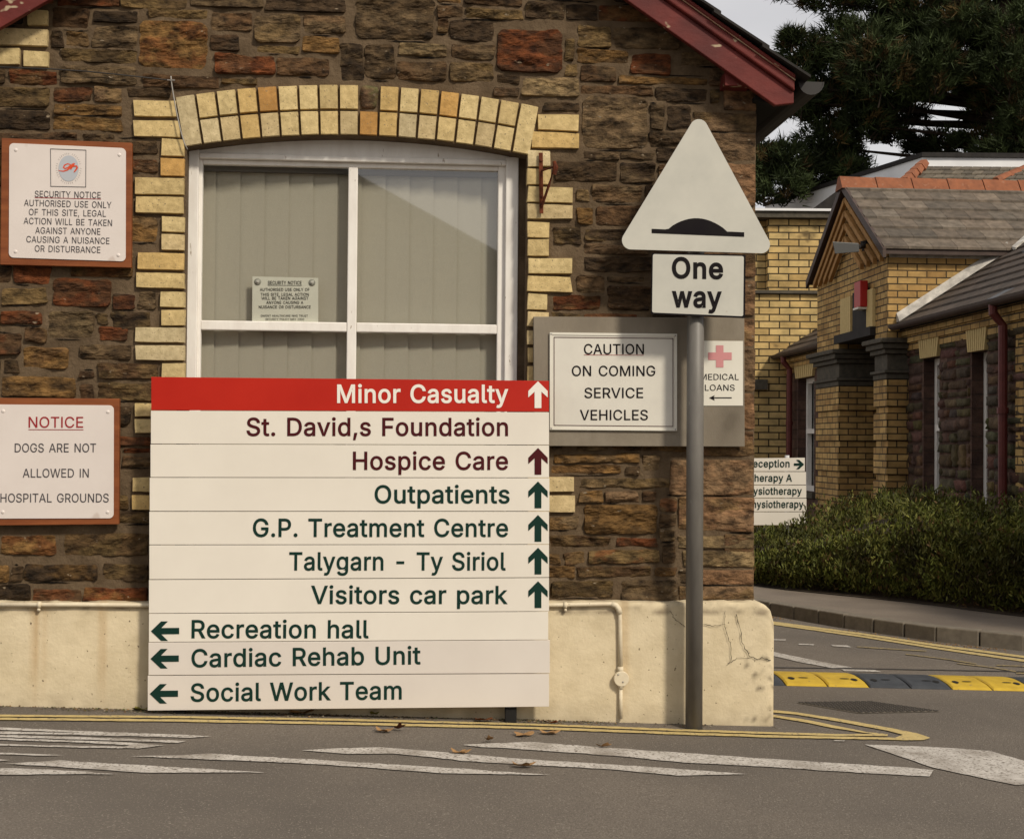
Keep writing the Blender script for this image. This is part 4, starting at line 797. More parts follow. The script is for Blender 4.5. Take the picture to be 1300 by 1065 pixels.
# ================================================================== SIGNS ON AND BEFORE THE WALL
def plate(mb, px, off, thick, rc=0.0, front=None):
    """px: TL, TR, BR, BL photo pixels of the front face, standing off the wall; rounded corners rc metres"""
    P = [wp(x, y, off) for x, y in px]; out = []
    if rc <= 0: out = P
    else:
        for i in range(4):
            a, b, c = P[i-1], P[i], P[(i+1) % 4]; d1 = (a-b).normalized(); d2 = (c-b).normalized(); ctr = b+d1*rc+d2*rc
            for k in range(6):
                t = k/5*math.pi/2; out.append(ctr-d2*rc*math.cos(t)-d1*rc*math.sin(t))
    mb.prism(out, (0, thick, 0)); return P
def wtext(mb, body, l, r, y, cap, off, yr=None, w=0, **k):
    """l, r, y photo pixels of the baseline ends, cap px; drawn just in front of plane off"""
    off += .0015
    a, b = wp(l, y, off), wp(r, yr if yr is not None else y, off)
    h = (wp((l+r)/2, y-cap, off)-wp((l+r)/2, y, off)).length
    return text(mb, body, a, b, h, (0, -1, 0), w=w, out=0, **k)
def stroke(mb, pts, off, w, closed=False):
    P = [wp(x, y, off) for x, y in pts]
    if closed: P = P+[P[0]]
    for a, b in zip(P[:-1], P[1:]):
        d = (b-a).normalized(); p = Vector((-d.z, 0, d.x))*w/2; e = d*w/2
        mb.add([a-e-p, b+e-p, b+e+p, a-e+p], [(0, 1, 2, 3)])
def wpoly(mb, pts, off): mb.add([wp(x, y, off) for x, y in pts], [tuple(range(len(pts)))])
def dome(mb, px, py, off, r, h=.003):
    c = wp(px, py, off); n = 10; V = [(c.x+math.cos(2*math.pi*i/n)*r*k, c.y-hh, c.z+math.sin(2*math.pi*i/n)*r*k) for k, hh in ((1, 0), (.75, h*.7), (.3, h)) for i in range(n)]
    mb.add(V, [(j*n+i, j*n+(i+1) % n, (j+1)*n+(i+1) % n, (j+1)*n+i) for j in range(2) for i in range(n)]+[tuple(range(2*n, 3*n))])

# ---- big direction board: ten slats
DO = .155
dsign = thing('direction_sign', Vector((wp(445, 900, DO).x, -DO, gz(wp(445, 900, DO).x))), 'tall white hospital direction board with a red top slat, standing before the cream plinth', 'sign')
LY = [478, 521, 563.6, 606, 649, 691.6, 735.6, 778.6, 815, 857, 902]; RY = [483, 523, 565, 606.5, 649, 691, 733, 776, 812, 854.5, 897]
LX = [192, 191.5, 191, 190, 189.5, 189.5, 189, 189, 188.5, 187.5]; RX = [697, 697, 697, 697.5, 697, 697, 697, 696, 698, 697]
rows = [('Minor Casualty', 428, 645, 511, 'signtext', 'up'), ('St. David,s Foundation', 313, 645, 553, 'maroon', None), ('Hospice Care', 448, 645, 596, 'maroon', 'up'), ('Outpatients', 475.5, 647, 638.5, 'green', 'up'),
        ('G.P. Treatment Centre', 321, 645, 681, 'green', 'up'), ('Talygarn - Ty Siriol', 367, 642, 723.5, 'green', 'up'), ('Visitors car park', 395, 644, 766, 'green', 'up'),
        ('Recreation hall', 243, 468, 809.5, 'green', 'left'), ('Cardiac Rehab Unit', 243, 534, 846.5, 'green', 'left'), ('Social Work Team', 242, 510, 890, 'green', 'left')]
up_y = {0: 484, 2: 568.5, 3: 611, 4: 653.5, 5: 695, 6: 737.5}; lf_y = {7: 801, 8: 836, 9: 880.5}
for i, (t, l, r, y, m, arrow) in enumerate(rows):
    off = DO+(.0012 if i % 2 else 0)+(.004 if i == 8 else 0)
    mb = MB(); plate(mb, [(LX[i], LY[i]+.5), (RX[i], RY[i]+.5), (RX[i], RY[i+1]-.35), (LX[i], LY[i+1]-.35)], off, .012)
    p = mb.build('slat', MT['signred' if i == 0 else ('signgrey' if i >= 8 else 'signwhite')], dsign, bevel=.0008, segs=1)
    if i == 0: p['label'] = 'red slat reading Minor Casualty'
    elif i >= 8: p['label'] = 'newer pinkish slat'
    mb = MB(); yr = y-(4 if i == 8 else 3 if i == 9 else 0)
    wtext(mb, t, l, r, y, 22.2, off, yr=yr, w=13 if i else 15, space=1.25)
    mb.build('lettering', MT[m], p, recalc=False)
    if arrow == 'up':
        y0 = up_y[i]; X = 683; A = [(0, 0), (12.3, 12.4), (12.3, 20.5), (4.3, 13.2), (4.3, 34), (-4.3, 34), (-4.3, 13.2), (-12.3, 20.5), (-12.3, 12.4)]
        A = [(X+a, y0+b) for a, b in A]
    elif arrow == 'left':
        y0 = lf_y[i]; X = 191.5+(-.5 if i == 8 else -1.5 if i == 9 else 0); A = [(0, 0), (13, -12.4), (21.8, -12.4), (13.3, -4), (36, -4), (36, 4), (13.3, 4), (21.8, 12.4), (13, 12.4)]
        A = [(X+a, y0+b-a*.01) for a, b in A]
    if arrow:
        mb = MB(); wpoly(mb, A, off+.0016); mb.build('arrow', MT[m], p, recalc=False)
mb = MB()
for X in (230, 650):
    mb.mark(); c = wp(X, 700, DO-.03); mb.box(c.x-.025, c.x+.025, -DO+.014, -DO+.05, gz(c.x)-.05, wp(X, 486, DO).z)
for X in (230, 650): pass
mb.build('post', MT['dark'], dsign, bevel=.003)

# ---- security notice on brown board
def screws(px, off, parent, r=.006, m='metal'):
    for x, y in px:
        mb = MB(); dome(mb, x, y, off, r); mb.build('screw', MT[m], parent, smooth=True, recalc=False)
NO = .045
b_ = wp(85, 338, NO)
sec = thing('notice_board', Vector((b_.x, -.02, b_.z)), 'brown wooden board with a white SECURITY NOTICE plate under a round emblem', 'notice board', 'brown framed notices left of the window')
mb = MB(); plate(mb, [(2, 175.5), (167.5, 181.5), (166.5, 340), (0, 336)], NO, .026); mb.build('backing_board', MT['wood'], sec, bevel=.002)
mb = MB(); plate(mb, [(11.8, 181.8), (159.8, 188.4), (159.5, 332), (11.2, 327)], NO+.004, .0035, rc=5.5*MPP); pl2 = mb.build('notice_plate', MT['notice'], sec)
o_ = NO+.004
mb = MB(); T = lambda s, l, r, y, c, yr=None, w=2: wtext(mb, s, l, r, y, c, o_, yr=yr, w=w, space=1.5)
f6 = lambda a, b: (a/6.083, 170+b/6.083)
for s, l, r, yl, yr in [('SECURITY NOTICE', 268, 778, 489, 499), ('AUTHORISED USE ONLY', 185, 860, 557, 575), ('OF THIS SITE, LEGAL', 222, 818, 628, 641), ('ACTION WILL BE TAKEN', 182, 865, 696, 713),
                        ('AGAINST ANYONE', 272, 775, 770, 780), ('CAUSING A NUISANCE', 203, 845, 838, 852), ('OR DISTURBANCE', 268, 775, 910, 921)]:
    a = f6(l, yl); b = f6(r, yr); mb.mark(); T(s, a[0], b[0], a[1], 8.0, b[1])
mb.build('lettering', MT['charcoal'], pl2, recalc=False)
mb = MB(); stroke(mb, [f6(270, 493), f6(778, 505)], o_+.0016, .0022); mb.build('underline', MT['redtext'], pl2, recalc=False)
mb = MB(); stroke(mb, [f6(390, 117), f6(664, 127), f6(662, 412), f6(392, 406)], o_+.0016, .0024, True); mb.build('emblem_frame', MT['charcoal'], pl2, recalc=False)
mb = MB(); wpoly(mb, [f6(530+78*math.cos(t), 268+100*math.sin(t)) for t in [2*math.pi*i/32 for i in range(32)]], o_+.0014); em = mb.build('emblem_disc', MT['logogrey'], pl2, recalc=False)
mb = MB()                                         # ring of tiny unreadable lettering round the disc
for i in range(40):
    t = 2*math.pi*i/40; a, b = 94, 115
    if i % 8 == 7: continue
    stroke(mb, [f6(530+(a-6)*math.cos(t), 268+(b-6)*math.sin(t)), f6(530+(a+5)*math.cos(t+.02), 268+(b+5)*math.sin(t+.02))], o_+.0016, .0009)
mb.build('emblem_ring', MT['charcoal'], pl2, recalc=False)
mb = MB()
BZ = [.0020]
def brush(pts, ws):
    P = [wp(*f6(x, y), o_+BZ[0]) for x, y in pts]; BZ[0] += .0004
    n = len(P); A = []; B = []
    for i, q in enumerate(P):
        d = (P[min(i+1, n-1)]-P[max(i-1, 0)]).normalized(); p = Vector((-d.z, 0, d.x))*ws[i]/6.083*MPP/2*.85
        A.append(q+p); B.append(q-p)
    mb.add(A+B, [(i, i+1, n+i+1, n+i) for i in range(n-1)])
brush([(545, 238), (520, 233), (498, 244), (490, 262), (502, 270), (525, 262), (548, 240)], [8, 10, 12, 13, 12, 10, 9])
brush([(562, 232), (545, 258), (520, 280), (490, 290), (460, 287), (448, 280)], [13, 15, 13, 10, 6, 2])
brush([(575, 228), (560, 250), (545, 276)], [14, 15, 10])
brush([(545, 262), (570, 250), (592, 250), (596, 262), (582, 284), (570, 298)], [6, 10, 14, 15, 12, 5])
mb.build('emblem_letters', MT['logored'], pl2, recalc=False)
screws([f6(122, 126), f6(922, 164), f6(120, 910), f6(914, 938)], o_, pl2, .0085, 'notice')

# ---- dogs notice
b_ = wp(65, 664, NO)
dog = thing('notice_board', Vector((b_.x, -.02, b_.z)), 'brown wooden board with a white plate headed NOTICE in red, saying dogs are not allowed', 'notice board', 'brown framed notices left of the window')
mb = MB(); plate(mb, [(-22, 505), (151.5, 506), (150.6, 665.5), (-22, 667)], NO, .026); mb.build('backing_board', MT['wood'], dog, bevel=.002)
mb = MB(); plate(mb, [(-13, 513.3), (144.5, 514.5), (144.2, 657.8), (-13, 658.2)], NO+.004, .0035, rc=5.5*MPP); pl3 = mb.build('notice_plate', MT['notice'], dog)
mb = MB()
for s, l, r, y in [('DOGS ARE NOT', 18.6, 122, 574), ('ALLOWED IN', 28.8, 112.7, 606), ('HOSPITAL GROUNDS', .5, 138, 637.5)]: mb.mark(); wtext(mb, s, l, r, y, 11.0, o_, w=3, space=1.5)
mb.build('lettering', MT['charcoal'], pl3, recalc=False)
mb = MB(); wtext(mb, 'NOTICE', 36.2, 105.6, 542.8, 13.6, o_, w=4); stroke(mb, [(36.5, 545.3), (105.5, 545.5)], o_+.0016, .0026); mb.build('red_lettering', MT['redtext'], pl3, recalc=False)
screws([(4, 522), (137, 523), (3.5, 650), (136.5, 650)], o_, pl3, .0085, 'notice')

# ---- grey plywood board with the caution panel and medical loans sheet
b_ = wp(811, 566, .05)
tag(MB().prism([wp(x, y, .052) for x, y in [(677.5, 402), (945, 403.5), (945.5, 567), (678, 566)]], (0, .028, 0)).build('backing_board', MT['ply'], None, bevel=.002), 'weathered grey plywood board fixed to the stone wall beside the window, carrying two signs', 'board')
cau = thing('caution_sign', Vector((wp(779, 546, .06).x, -.055, wp(779, 546, .06).z)), 'white framed panel reading CAUTION ON COMING SERVICE VEHICLES on the grey board', 'sign')
CO = .060
mb = MB(); plate(mb, [(698, 422), (859.5, 424), (859.5, 547), (698, 545.5)], CO, .0075); cp = mb.build('panel', MT['caution'], cau, bevel=.001, segs=1)
mb = MB(); plate(mb, [(698, 422), (859.5, 424), (859.5, 427), (698, 425)], CO+.003, .003); plate(mb, [(698, 542.5), (859.5, 544), (859.5, 547), (698, 545.5)], CO+.003, .003)
plate(mb, [(698, 425.1), (701, 425.1), (701, 542.4), (698, 542.4)], CO+.003, .003); plate(mb, [(856.5, 427.1), (859.5, 427.1), (859.5, 543.9), (856.5, 543.9)], CO+.003, .003); mb.build('frame', MT['paper'], cau)
mb = MB(); stroke(mb, [(703.5, 428.2), (854.3, 429.8), (854.3, 541.3), (703.5, 539.8)], CO+.0016, .0028, True); mb.build('red_border', MT['maroon'], cp, recalc=False)
mb = MB()
for s, l, r, y in [('CAUTION', 741.4, 817.6, 449.7), ('ON COMING', 726, 832, 477.3), ('SERVICE', 742, 816.6, 505.2), ('VEHICLES', 736.3, 822.6, 533.2)]: mb.mark(); wtext(mb, s, l, r, y, 12.8, CO, w=7, space=1.5)
mb.build('lettering', MT['black'], cp, recalc=False)
mb = MB(); stroke(mb, [(741.5, 450.6), (817, 450.9)], CO+.0017, .0018); mb.build('underline', MT['redtext'], cp, recalc=False)
for x, y in [(700, 424), (857.5, 426), (857.5, 545), (700, 543.5)]:
    mb = MB(); dome(mb, x, y, CO+.003, .004); mb.build('screw', MT['metal'], cau, smooth=True, recalc=False)
mdl = thing('paper_sign', Vector((wp(914, 515, .056).x, -.053, wp(914, 515, .056).z)), 'small white MEDICAL LOANS sheet with a faded pink cross behind the grey pole', 'sign')
mb = MB(); plate(mb, [(886, 432.6), (943.3, 433), (943.3, 515), (886, 515)], .055, .0025); ms_ = mb.build('sheet', MT['paper'], mdl)
mb = MB(); wpoly(mb, [(909, 438.5), (918.5, 438.5), (918.5, 447.5), (929, 447.5), (929, 457), (918.5, 457), (918.5, 466.5), (909, 466.5), (909, 457), (899, 457), (899, 447.5), (909, 447.5)], .0565); mb.build('cross', MT['cross'], ms_, recalc=False)
mb = MB(); wtext(mb, 'MEDICAL', 889, 938, 482.3, 7.6, .055, w=1); mb.mark(); wtext(mb, 'LOANS', 895, 932.8, 495.9, 7.6, .055, w=1)
mb.build('lettering', MT['black'], ms_, recalc=False); mb = MB(); stroke(mb, [(906, 505), (928.4, 505)], .0565, .0045); wpoly(mb, [(900.3, 505), (907.5, 501.6), (906, 505), (907.5, 508.4)], .0567); mb.build('arrow', MT['black'], ms_, recalc=False)

# ---- traffic sign on grey pole
PO = .165
pc = wp(881, 700, PO); pcx = pc.x
ts = thing('road_sign', Vector((pcx, -PO, gz(pcx))), 'grey pole carrying a white triangular road hump sign above a One way plate', 'road sign')
mb = MB(); zt3 = wp(881, 190, PO).z; mb.tube([(pcx+.004, -PO, gz(pcx)-.06), (pcx, -PO, zt3)], .0375, n=20); mb.build('pole', MT['pole'], ts, smooth=True)
TO = .225
def hull(cs, r, n=14):
    P = []
    for k in range(len(cs)):
        a, b, c = cs[k-1], cs[k], cs[(k+1) % 3]
        n1 = Vector((b-a).normalized()); n2 = (c-b).normalized(); n1 = Vector((n1.z, 0, -n1.x)); n2 = Vector((n2.z, 0, -n2.x))
        cen = (cs[0]+cs[1]+cs[2])/3
        if n1.dot(b-cen) < 0: n1 = -n1
        if n2.dot(b-cen) < 0: n2 = -n2
        for i in range(n+1):
            v = (n1*(1-i/n)+n2*(i/n)).normalized(); P.append(b+v*r)
    return P
cs = [wp(887.3, 163.1, TO), wp(966.3, 310.4, TO), wp(801, 305.4, TO)]
mb = MB(); mb.prism(hull(cs, 11.7*MPP*.965), (0, .0035, 0)); tp = mb.build('triangular_plate', MT['traffic'], ts, bevel=.0008, segs=1)
f7 = lambda a, b: (780+a/3.804, 150+b/3.804)
mb = MB(); pts = [f7(180, 535), f7(245, 538), f7(262, 535)]
n = 14
for i in range(1, n):
    t = i/n; x = 262+(545-262)*t; pts.append(f7(x, 535+14*t-58*math.sin(math.pi*t)**.80))
pts += [f7(545, 549), f7(562, 549), f7(627, 552), f7(627, 574), f7(180, 556)]
wpoly(mb, pts, TO+.0012); mb.build('hump_symbol', MT['black'], tp, recalc=False)
mb = MB(); plate(mb, [f7(180, 651), f7(634, 660), f7(631, 967), f7(176, 946)], TO, .0035, rc=.006); op = mb.build('one_way_plate', MT['black'], ts)
mb = MB(); plate(mb, [f7(186, 657), f7(625, 667), f7(622, 957), f7(182, 939)], TO+.0012, .001, rc=.008); ow = mb.build('white_field', MT['traffic'], op)
mb = MB(); wtext(mb, 'One', 853, 918, 352.6, 25.2, TO+.0012, yr=353.6, w=23, track=4); mb.mark(); wtext(mb, 'way', 853.4, 916, 389.4, 25.2, TO+.0012, yr=390, w=23, track=2); mb.build('lettering', MT['black'], ow, recalc=False)
for yy in (230, 300, 345, 385):
    z = wp(881, yy, PO).z; mb = MB(); mb.box(pcx-.055, pcx+.055, -TO+.0036, -PO-.0385, z-.012, z+.012); mb.tube([(pcx, -PO, z-.014), (pcx, -PO, z+.014)], .0395, n=20); mb.build('clamp', MT['metal'], ts)

# ---- sheet in the window
WO = -.104-.006
ns = thing('window_notice', Vector((wp(362, 411, WO).x, -WO, wp(362, 411, WO).z)), 'small printed white security notice held inside the window by two suckers', 'notice')
mb = MB(); plate(mb, [(320.5, 351), (404, 353), (404, 411), (320, 410)], WO-.012, .0012); sh = mb.build('sheet', MT['paper'], ns)
mb = MB(); w_ = WO-.012
for s, l, r, y, c in [('SECURITY NOTICE', 340, 383, 361.3, 4.4), ('AUTHORISED USE ONLY OF', 330, 393, 369.6, 3.7), ('THIS SITE, LEGAL ACTION', 331, 392, 375.8, 3.7), ('WILL BE TAKEN AGAINST', 332, 391.5, 380.6, 3.7),
                      ('ANYONE CAUSING A', 338, 385, 386, 3.7), ('NUISANCE OR DISTURBANCE', 328.5, 394.5, 391.7, 3.7), ('GWENT HEALTHCARE NHS TRUST', 331, 391, 402.3, 2.6), ('SECURITY POLICY MAY 2000', 337, 386, 406.7, 2.6)]:
    mb.mark(); wtext(mb, s, l, r, y, c, w_, w=5 if c > 3 else 2, space=1.4)
stroke(mb, [(340, 362.3), (383, 362.6)], w_+.0015, .0016)
mb.build('lettering', MT['black'], sh, recalc=False)
for x, y in ((327, 358), (396, 359)):
    mb = MB(); dome(mb, x, y, w_+.001, .016, .006); dome(mb, x-.5, y, w_+.007, .006, .004); mb.build('sucker', MT['suction'], ns, smooth=True, recalc=False)

# ---- conduit on the plinth
cn = thing('conduit', Vector((wp(788, 905, PL).x, -PL, gz(wp(788, 905, PL).x))), 'cream painted pipe running along the plinth ledge and down to a round junction box', 'pipe')
co = PL+.012
def c3(x, y, o=co): return wp(x, y, o)
mb = MB(); path = [c3(-30, 767.5), c3(100, 767.5), c3(250, 768.5), c3(450, 769), c3(697, 768), c3(760, 766.8), c3(776, 766.5), c3(782, 768.5), c3(785.5, 773), c3(786.8, 780), c3(787.3, 800), c3(788, 851)]
mb.tube(path, .0098, n=10); mb.tube([c3(788, 870), c3(788, 912)], .0085, n=10)
mb.build('pipe', MT['pipe'], cn, smooth=True)
mb = MB(); c = c3(788, 860.5, PL+.002); n = 20
mb.prism([(c.x+.034*math.cos(2*math.pi*i/n), c.y, c.z+.034*math.sin(2*math.pi*i/n)) for i in range(n)], (0, -.026, 0)); jb = mb.build('junction_box', MT['pipe'], cn, bevel=.003)
screws([(785, 856), (791, 865.5)], PL+.029, jb, .004)
mb = MB(); mb.tube([c3(787.4, 846), c3(788, 853)], .0135, n=12); mb.tube([c3(788, 868), c3(788, 874)], .0125, n=12); mb.tube([c3(776, 766.5), c3(782, 768.4), c3(785.4, 773), c3(786.8, 779)], .0128, n=12); mb.build('coupling', MT['pipe'], cn, smooth=True)
for x, y in ((50, 767.5), (717.5, 768)):
    mb = MB(); mb.tube([c3(x-2.2, y), c3(x+2.2, y)], .0145, n=12); q = c3(x, y+6, PL+.004); mb.tube([q, q+Vector((0, -.014, 0))], .007, n=8); mb.build('clip', MT['pipe'], cn, smooth=True)

# ---- rusty bracket
rb = thing('iron_bracket', Vector((wp(687, 270, .03).x, -.03, wp(687, 270, .03).z)), 'small rusty iron bracket on the cream bricks right of the window', 'bracket')
mb = MB(); plate(mb, [(684, 194), (689.2, 194), (690, 271), (685, 271)], .037, .006); mb.build('strap', MT['rust'], rb, bevel=.0015)
mb = MB(); mb.tube([wp(688, 217, .04), wp(704, 211.5, .12)], .0045, n=8); mb.build('arm', MT['rust'], rb)
mb = MB(); mb.tube([wp(688, 262, .04), wp(697, 235, .09), wp(704, 211, .12)], .006, n=8); mb.build('stay', MT['rust'], rb)
mb = MB(); mb.tube([wp(703.5, 205, .12), wp(705.5, 213, .12), wp(704, 222, .115)], [.008, .012, .008], n=8); dome(mb, 687, 204, .037, .009, .006); dome(mb, 688, 250, .037, .009, .006); mb.build('eye', MT['rust'], rb)

# ---- cables on the wall
def cable(name, pts, off, r, m, lab):
    mb = MB(); mb.tube([wp(x, y, off) for x, y in pts], r, n=6); return tag(mb.build(name, MT[m], None, smooth=True), lab, 'cable')
cable('cable', [(217, 97), (217.5, 104), (220, 120), (224, 142), (229, 165), (234, 182), (238, 190)], .045, .0030, 'cable', 'thin pale cable hanging from a hook down to the window corner')
cable('cable', [(-20, 84), (0, 85.5), (65, 88), (110, 91), (150, 95), (214, 102)], .034, .0028, 'darkcable', 'thin dark cable running along the stones above the brown security board')
mb = MB(); mb.tube([wp(212.5, 102, .045), wp(222, 102.5, .045)], .003, n=6); mb.tube([wp(217, 102, .02), wp(217, 102, .055)], .005, n=8); tag(mb.build('hook', MT['metal'], None), 'small metal wall hook holding the pale cable above the brick arch', 'hook')

# ---- speed bump
bd = thing('speed_bump', gp(1140, 873), 'yellow and black rubber speed bump across the side road', 'speed bump')
f4 = lambda a, b: (960+a/3.8235, 770+b/3.8235)
A0 = gp(998, 870.5); A1 = gp(1300, 877.5); bdir = (A1-A0); bdir.z = 0
ex = Vector((bdir.x, bdir.y, 0)).normalized(); ey = Vector((-ex.y, ex.x, 0))
edges_px = [998, 1052, 1103.5, 1156, 1208, 1261]
un = (gp(1208, 875)-gp(998, 870.5)).length/2; half_ = un/2
DEP = .40; HB = .034
prof = [(0, 0), (.02, .012), (.07, .024), (.14, .031), (.20, HB), (.26, .031), (.33, .024), (.38, .012), (.40, 0)]
for k in range(-2, 5):
    col = 'bumpy' if k % 2 == 0 else 'bumpk'
    a = A0+ex*un*k; mb = MB()
    for h in (0, 1):
        x0 = h*half_+.004; x1 = (h+1)*half_-.004
        V = []
        for xx in (x0, x0+.01, x1-.01, x1):
            for (d, z) in prof:
                q = a+ex*xx+ey*d; inset = .006 if xx in (x0, x1) else 0
                V.append((q.x, q.y, gz(q.x)+max(0, z-inset)+.001))
        n = len(prof); F = [(i*n+j, (i+1)*n+j, (i+1)*n+j+1, i*n+j+1) for i in range(3) for j in range(n-1)]
        F += [tuple(range(n)), tuple(range(3*n, 4*n))]
        mb.add(V, F)
    seg = mb.build('segment', MT[col], bd, smooth=False)
    seg['label'] = 'yellow segment' if k % 2 == 0 else 'black segment'
    mb = MB()
    def bumpz(d):
        for (d0, z0), (d1, z1) in zip(prof[:-1], prof[1:]):
            if d0 <= d <= d1: return z0+(z1-z0)*(d-d0)/(d1-d0)
    for h in (0, 1):
        mb.mark(); bxp = (.055 if h == 0 else un-half_-.055)+h*half_
        for (cx, cy, rx, ry) in ((bxp, .085, .018, .012), (h*half_+half_*.55, .10, .028, .004)):
            P = []
            for i in range(12):
                t = 2*math.pi*i/12; q = a+ex*(cx+rx*math.cos(t))+ey*(cy+ry*2*math.sin(t)); dd = cy+ry*2*math.sin(t); P.append((q.x, q.y, gz(q.x)+bumpz(dd)+.0035))
            mb.poly(P)
    mb.build('fixing_recess', MT['dark'], seg, recalc=False)

# ---- grit and leaf crumbs gathered at the foot of the plinth and in the kerb gutter
def grit(name, path, n, spread, lab_cols, smin, smax):
    mb = MB(); tot_l = [(b-a).length for a, b in zip(path[:-1], path[1:])]
    for _ in range(n):
        d = RNG.random()*sum(tot_l); i = 0
        while d > tot_l[i]: d -= tot_l[i]; i += 1
        a, b = path[i], path[i+1]; q = a.lerp(b, d/tot_l[i]); nn = Vector((-(b-a).y, (b-a).x, 0)).normalized()
        if noise.noise(Vector((q.x*2.3, q.y*2.3, 4)))+.35 < RNG.random()*.5: continue
        q = q+nn*(-abs(RNG.gauss(0, spread))); q.z = gz(q.x)+.002; s = RNG.uniform(smin, smax); c = RNG.choice(lab_cols); k = RNG.uniform(.6, 1.2); V = []
        m = 5; a0 = RNG.uniform(0, 6)
        for j in range(m): rr = s*RNG.uniform(.6, 1.3); V.append(q+Vector((math.cos(a0+j*1.257)*rr, math.sin(a0+j*1.257)*rr, RNG.uniform(0, .3)*s)))
        V.append(q+Vector((0, 0, s*RNG.uniform(.4, .9)))); mb.add(V, [(j, (j+1) % m, m) for j in range(m)], tuple(v*k for v in c))
    return tag(mb.build(name, MT['litter'], None, recalc=False), kind='stuff')
GC = [(.10, .075, .045), (.16, .12, .08), (.06, .045, .028), (.20, .12, .05), (.24, .20, .14), (.07, .08, .025)]
o = grit('grit', [Vector((XL-.1, -PL-.002, 0)), Vector((PX1, -PL-.002, 0))], 3200, .035, GC, .0015, .0065)
tag(o, 'brown grit and leaf crumbs gathered along the foot of the cream plinth', 'grit')
kp_ = [Vector((q.x, q.y, 0))-Vector((.03, .03, 0)) for q in kb[1:]]
o = grit('leaf_litter', kp_, 1500, .05, [(.28, .16, .05), (.20, .10, .03), (.12, .08, .04)], .003, .010)
tag(o, 'brown leaf crumbs lying in the gutter of the far kerb', 'leaf litter')

# ---- manhole cover
gpt = [gp(1010, 892.3), gp(1105, 891), gp(1195, 903.5), gp(1090, 905.8)]
mh = thing('manhole_cover', sum(gpt, Vector())/4, 'dark ribbed iron drain cover set flush in the side road before the speed bump', 'drain cover')
mb = MB(); mb.poly([p+Vector((0, 0, .003)) for p in gpt]); mb.build('frame', MT['kerb'], mh, recalc=False)
mb = MB()
def gq(u, v): return (gpt[0]*(1-u)+gpt[1]*u)*(1-v)+(gpt[3]*(1-u)+gpt[2]*u)*v
for i in range(12):
    for j in range(16):
        u0, v0 = (i+.25)/12, (j+.3)/16; u1, v1 = (i+.8)/12, (j+.7)/16
        b4 = [gq(u0, v0), gq(u1, v0), gq(u1, v1), gq(u0, v1)]; mb.hexa([p+Vector((0, 0, .005)) for p in b4]+[p+Vector((0, 0, .008)) for p in b4])
mb.build('cover', MT['grate'], mh)

# ---- fallen leaves
def leafmesh(seed, cols):
    r = random.Random(seed); n = 18; V = []; C = []; c = r.choice(cols)
    curl = r.uniform(.15, .5); lob = r.choice([3, 5])
    for ring, k in ((0, 0), (1, .45), (2, .8), (3, 1.0)):
        for i in range(n):
            t = 2*math.pi*i/n; rr = k*(1+.28*math.cos(lob*t)+r.uniform(-.05, .05)*k)
            x = math.cos(t)*rr; y = math.sin(t)*rr*.62; z = curl*(x*x*.6+y*y)+.10*math.sin(3*t)*k
            V.append((x, y, z)); kk = r.uniform(.8, 1.15)*(.85+.2*k); C.append(tuple(v*kk for v in c))
    F = [(j*n+i, j*n+(i+1) % n, (j+1)*n+(i+1) % n, (j+1)*n+i) for j in range(3) for i in range(n)]
    return V, F, C
BR = [(.16, .05, .014)]; TN = [(.30, .17, .07)]; PALE = [(.42, .33, .22)]; YG = [(.17, .15, .03)]; OR = [(.25, .085, .02)]; DK = [(.07, .035, .018)]
leaves = [(178, 901.5, .030, YG, 'yellow-green leaf against the left end of the direction board'), (307, 903.6, .030, YG, 'olive leaf under the left half of the direction board'),
 (381, 906, .045, TN, 'large flat tan leaf below the direction board'), (399, 903.5, .022, DK, 'curled dark leaf touching the large tan leaf'), (412.7, 908, .017, PALE, 'small pale leaf right of the large tan leaf'),
 (446, 902, .035, OR, 'upright rust-red leaf under the middle of the direction board'), (482, 902.5, .033, TN, 'tan leaf in the shade under the direction board'), (476, 908.5, .024, YG, 'olive-brown curled leaf just below the tan leaf'),
 (487, 928.6, .030, TN, 'flat thin tan leaf on the road below the yellow lines'), (506.6, 927, .028, BR, 'dark brown leaf beside the thin tan leaf on the road'), (612, 915.3, .032, BR, 'twisted brown leaf on the upper yellow line'),
 (625, 903.5, .028, PALE, 'whitish leaf under the right end of the direction board'), (645, 904.5, .038, BR, 'curled brown leaf at the right end of the direction board'), (620.8, 941.6, .022, TN, 'tan leaf at the tip of the long white marking'),
 (584, 956, .030, TN, 'tan leaf on the edge of the middle white marking'), (668, 908, .045, PALE, 'long pale leaf on the tarmac by the corner of the direction board'), (700, 918.8, .026, BR, 'brown leaf on the yellow line below the cream plinth'),
 (664, 933.3, .033, TN, 'long tan leaf on the road left of its near twin'), (697, 931, .032, TN, 'bright tan leaf on the road near the white marking'), (739, 909, .034, YG, 'mossy green clump of leaf at the foot of the plinth'),
 (712, 911, .030, TN, 'dull tan leaf against the plinth left of the conduit'), (767, 949, .026, TN, 'tan leaf lying on the broad white marking'), (852, 915.5, .026, BR, 'small brown leaf left of the pole'),
 (862, 911.5, .042, DK, 'dark shrivelled leaf against the foot of the grey pole'), (664, 973.5, .034, TN, 'tan leaf on the lowest white marking')]
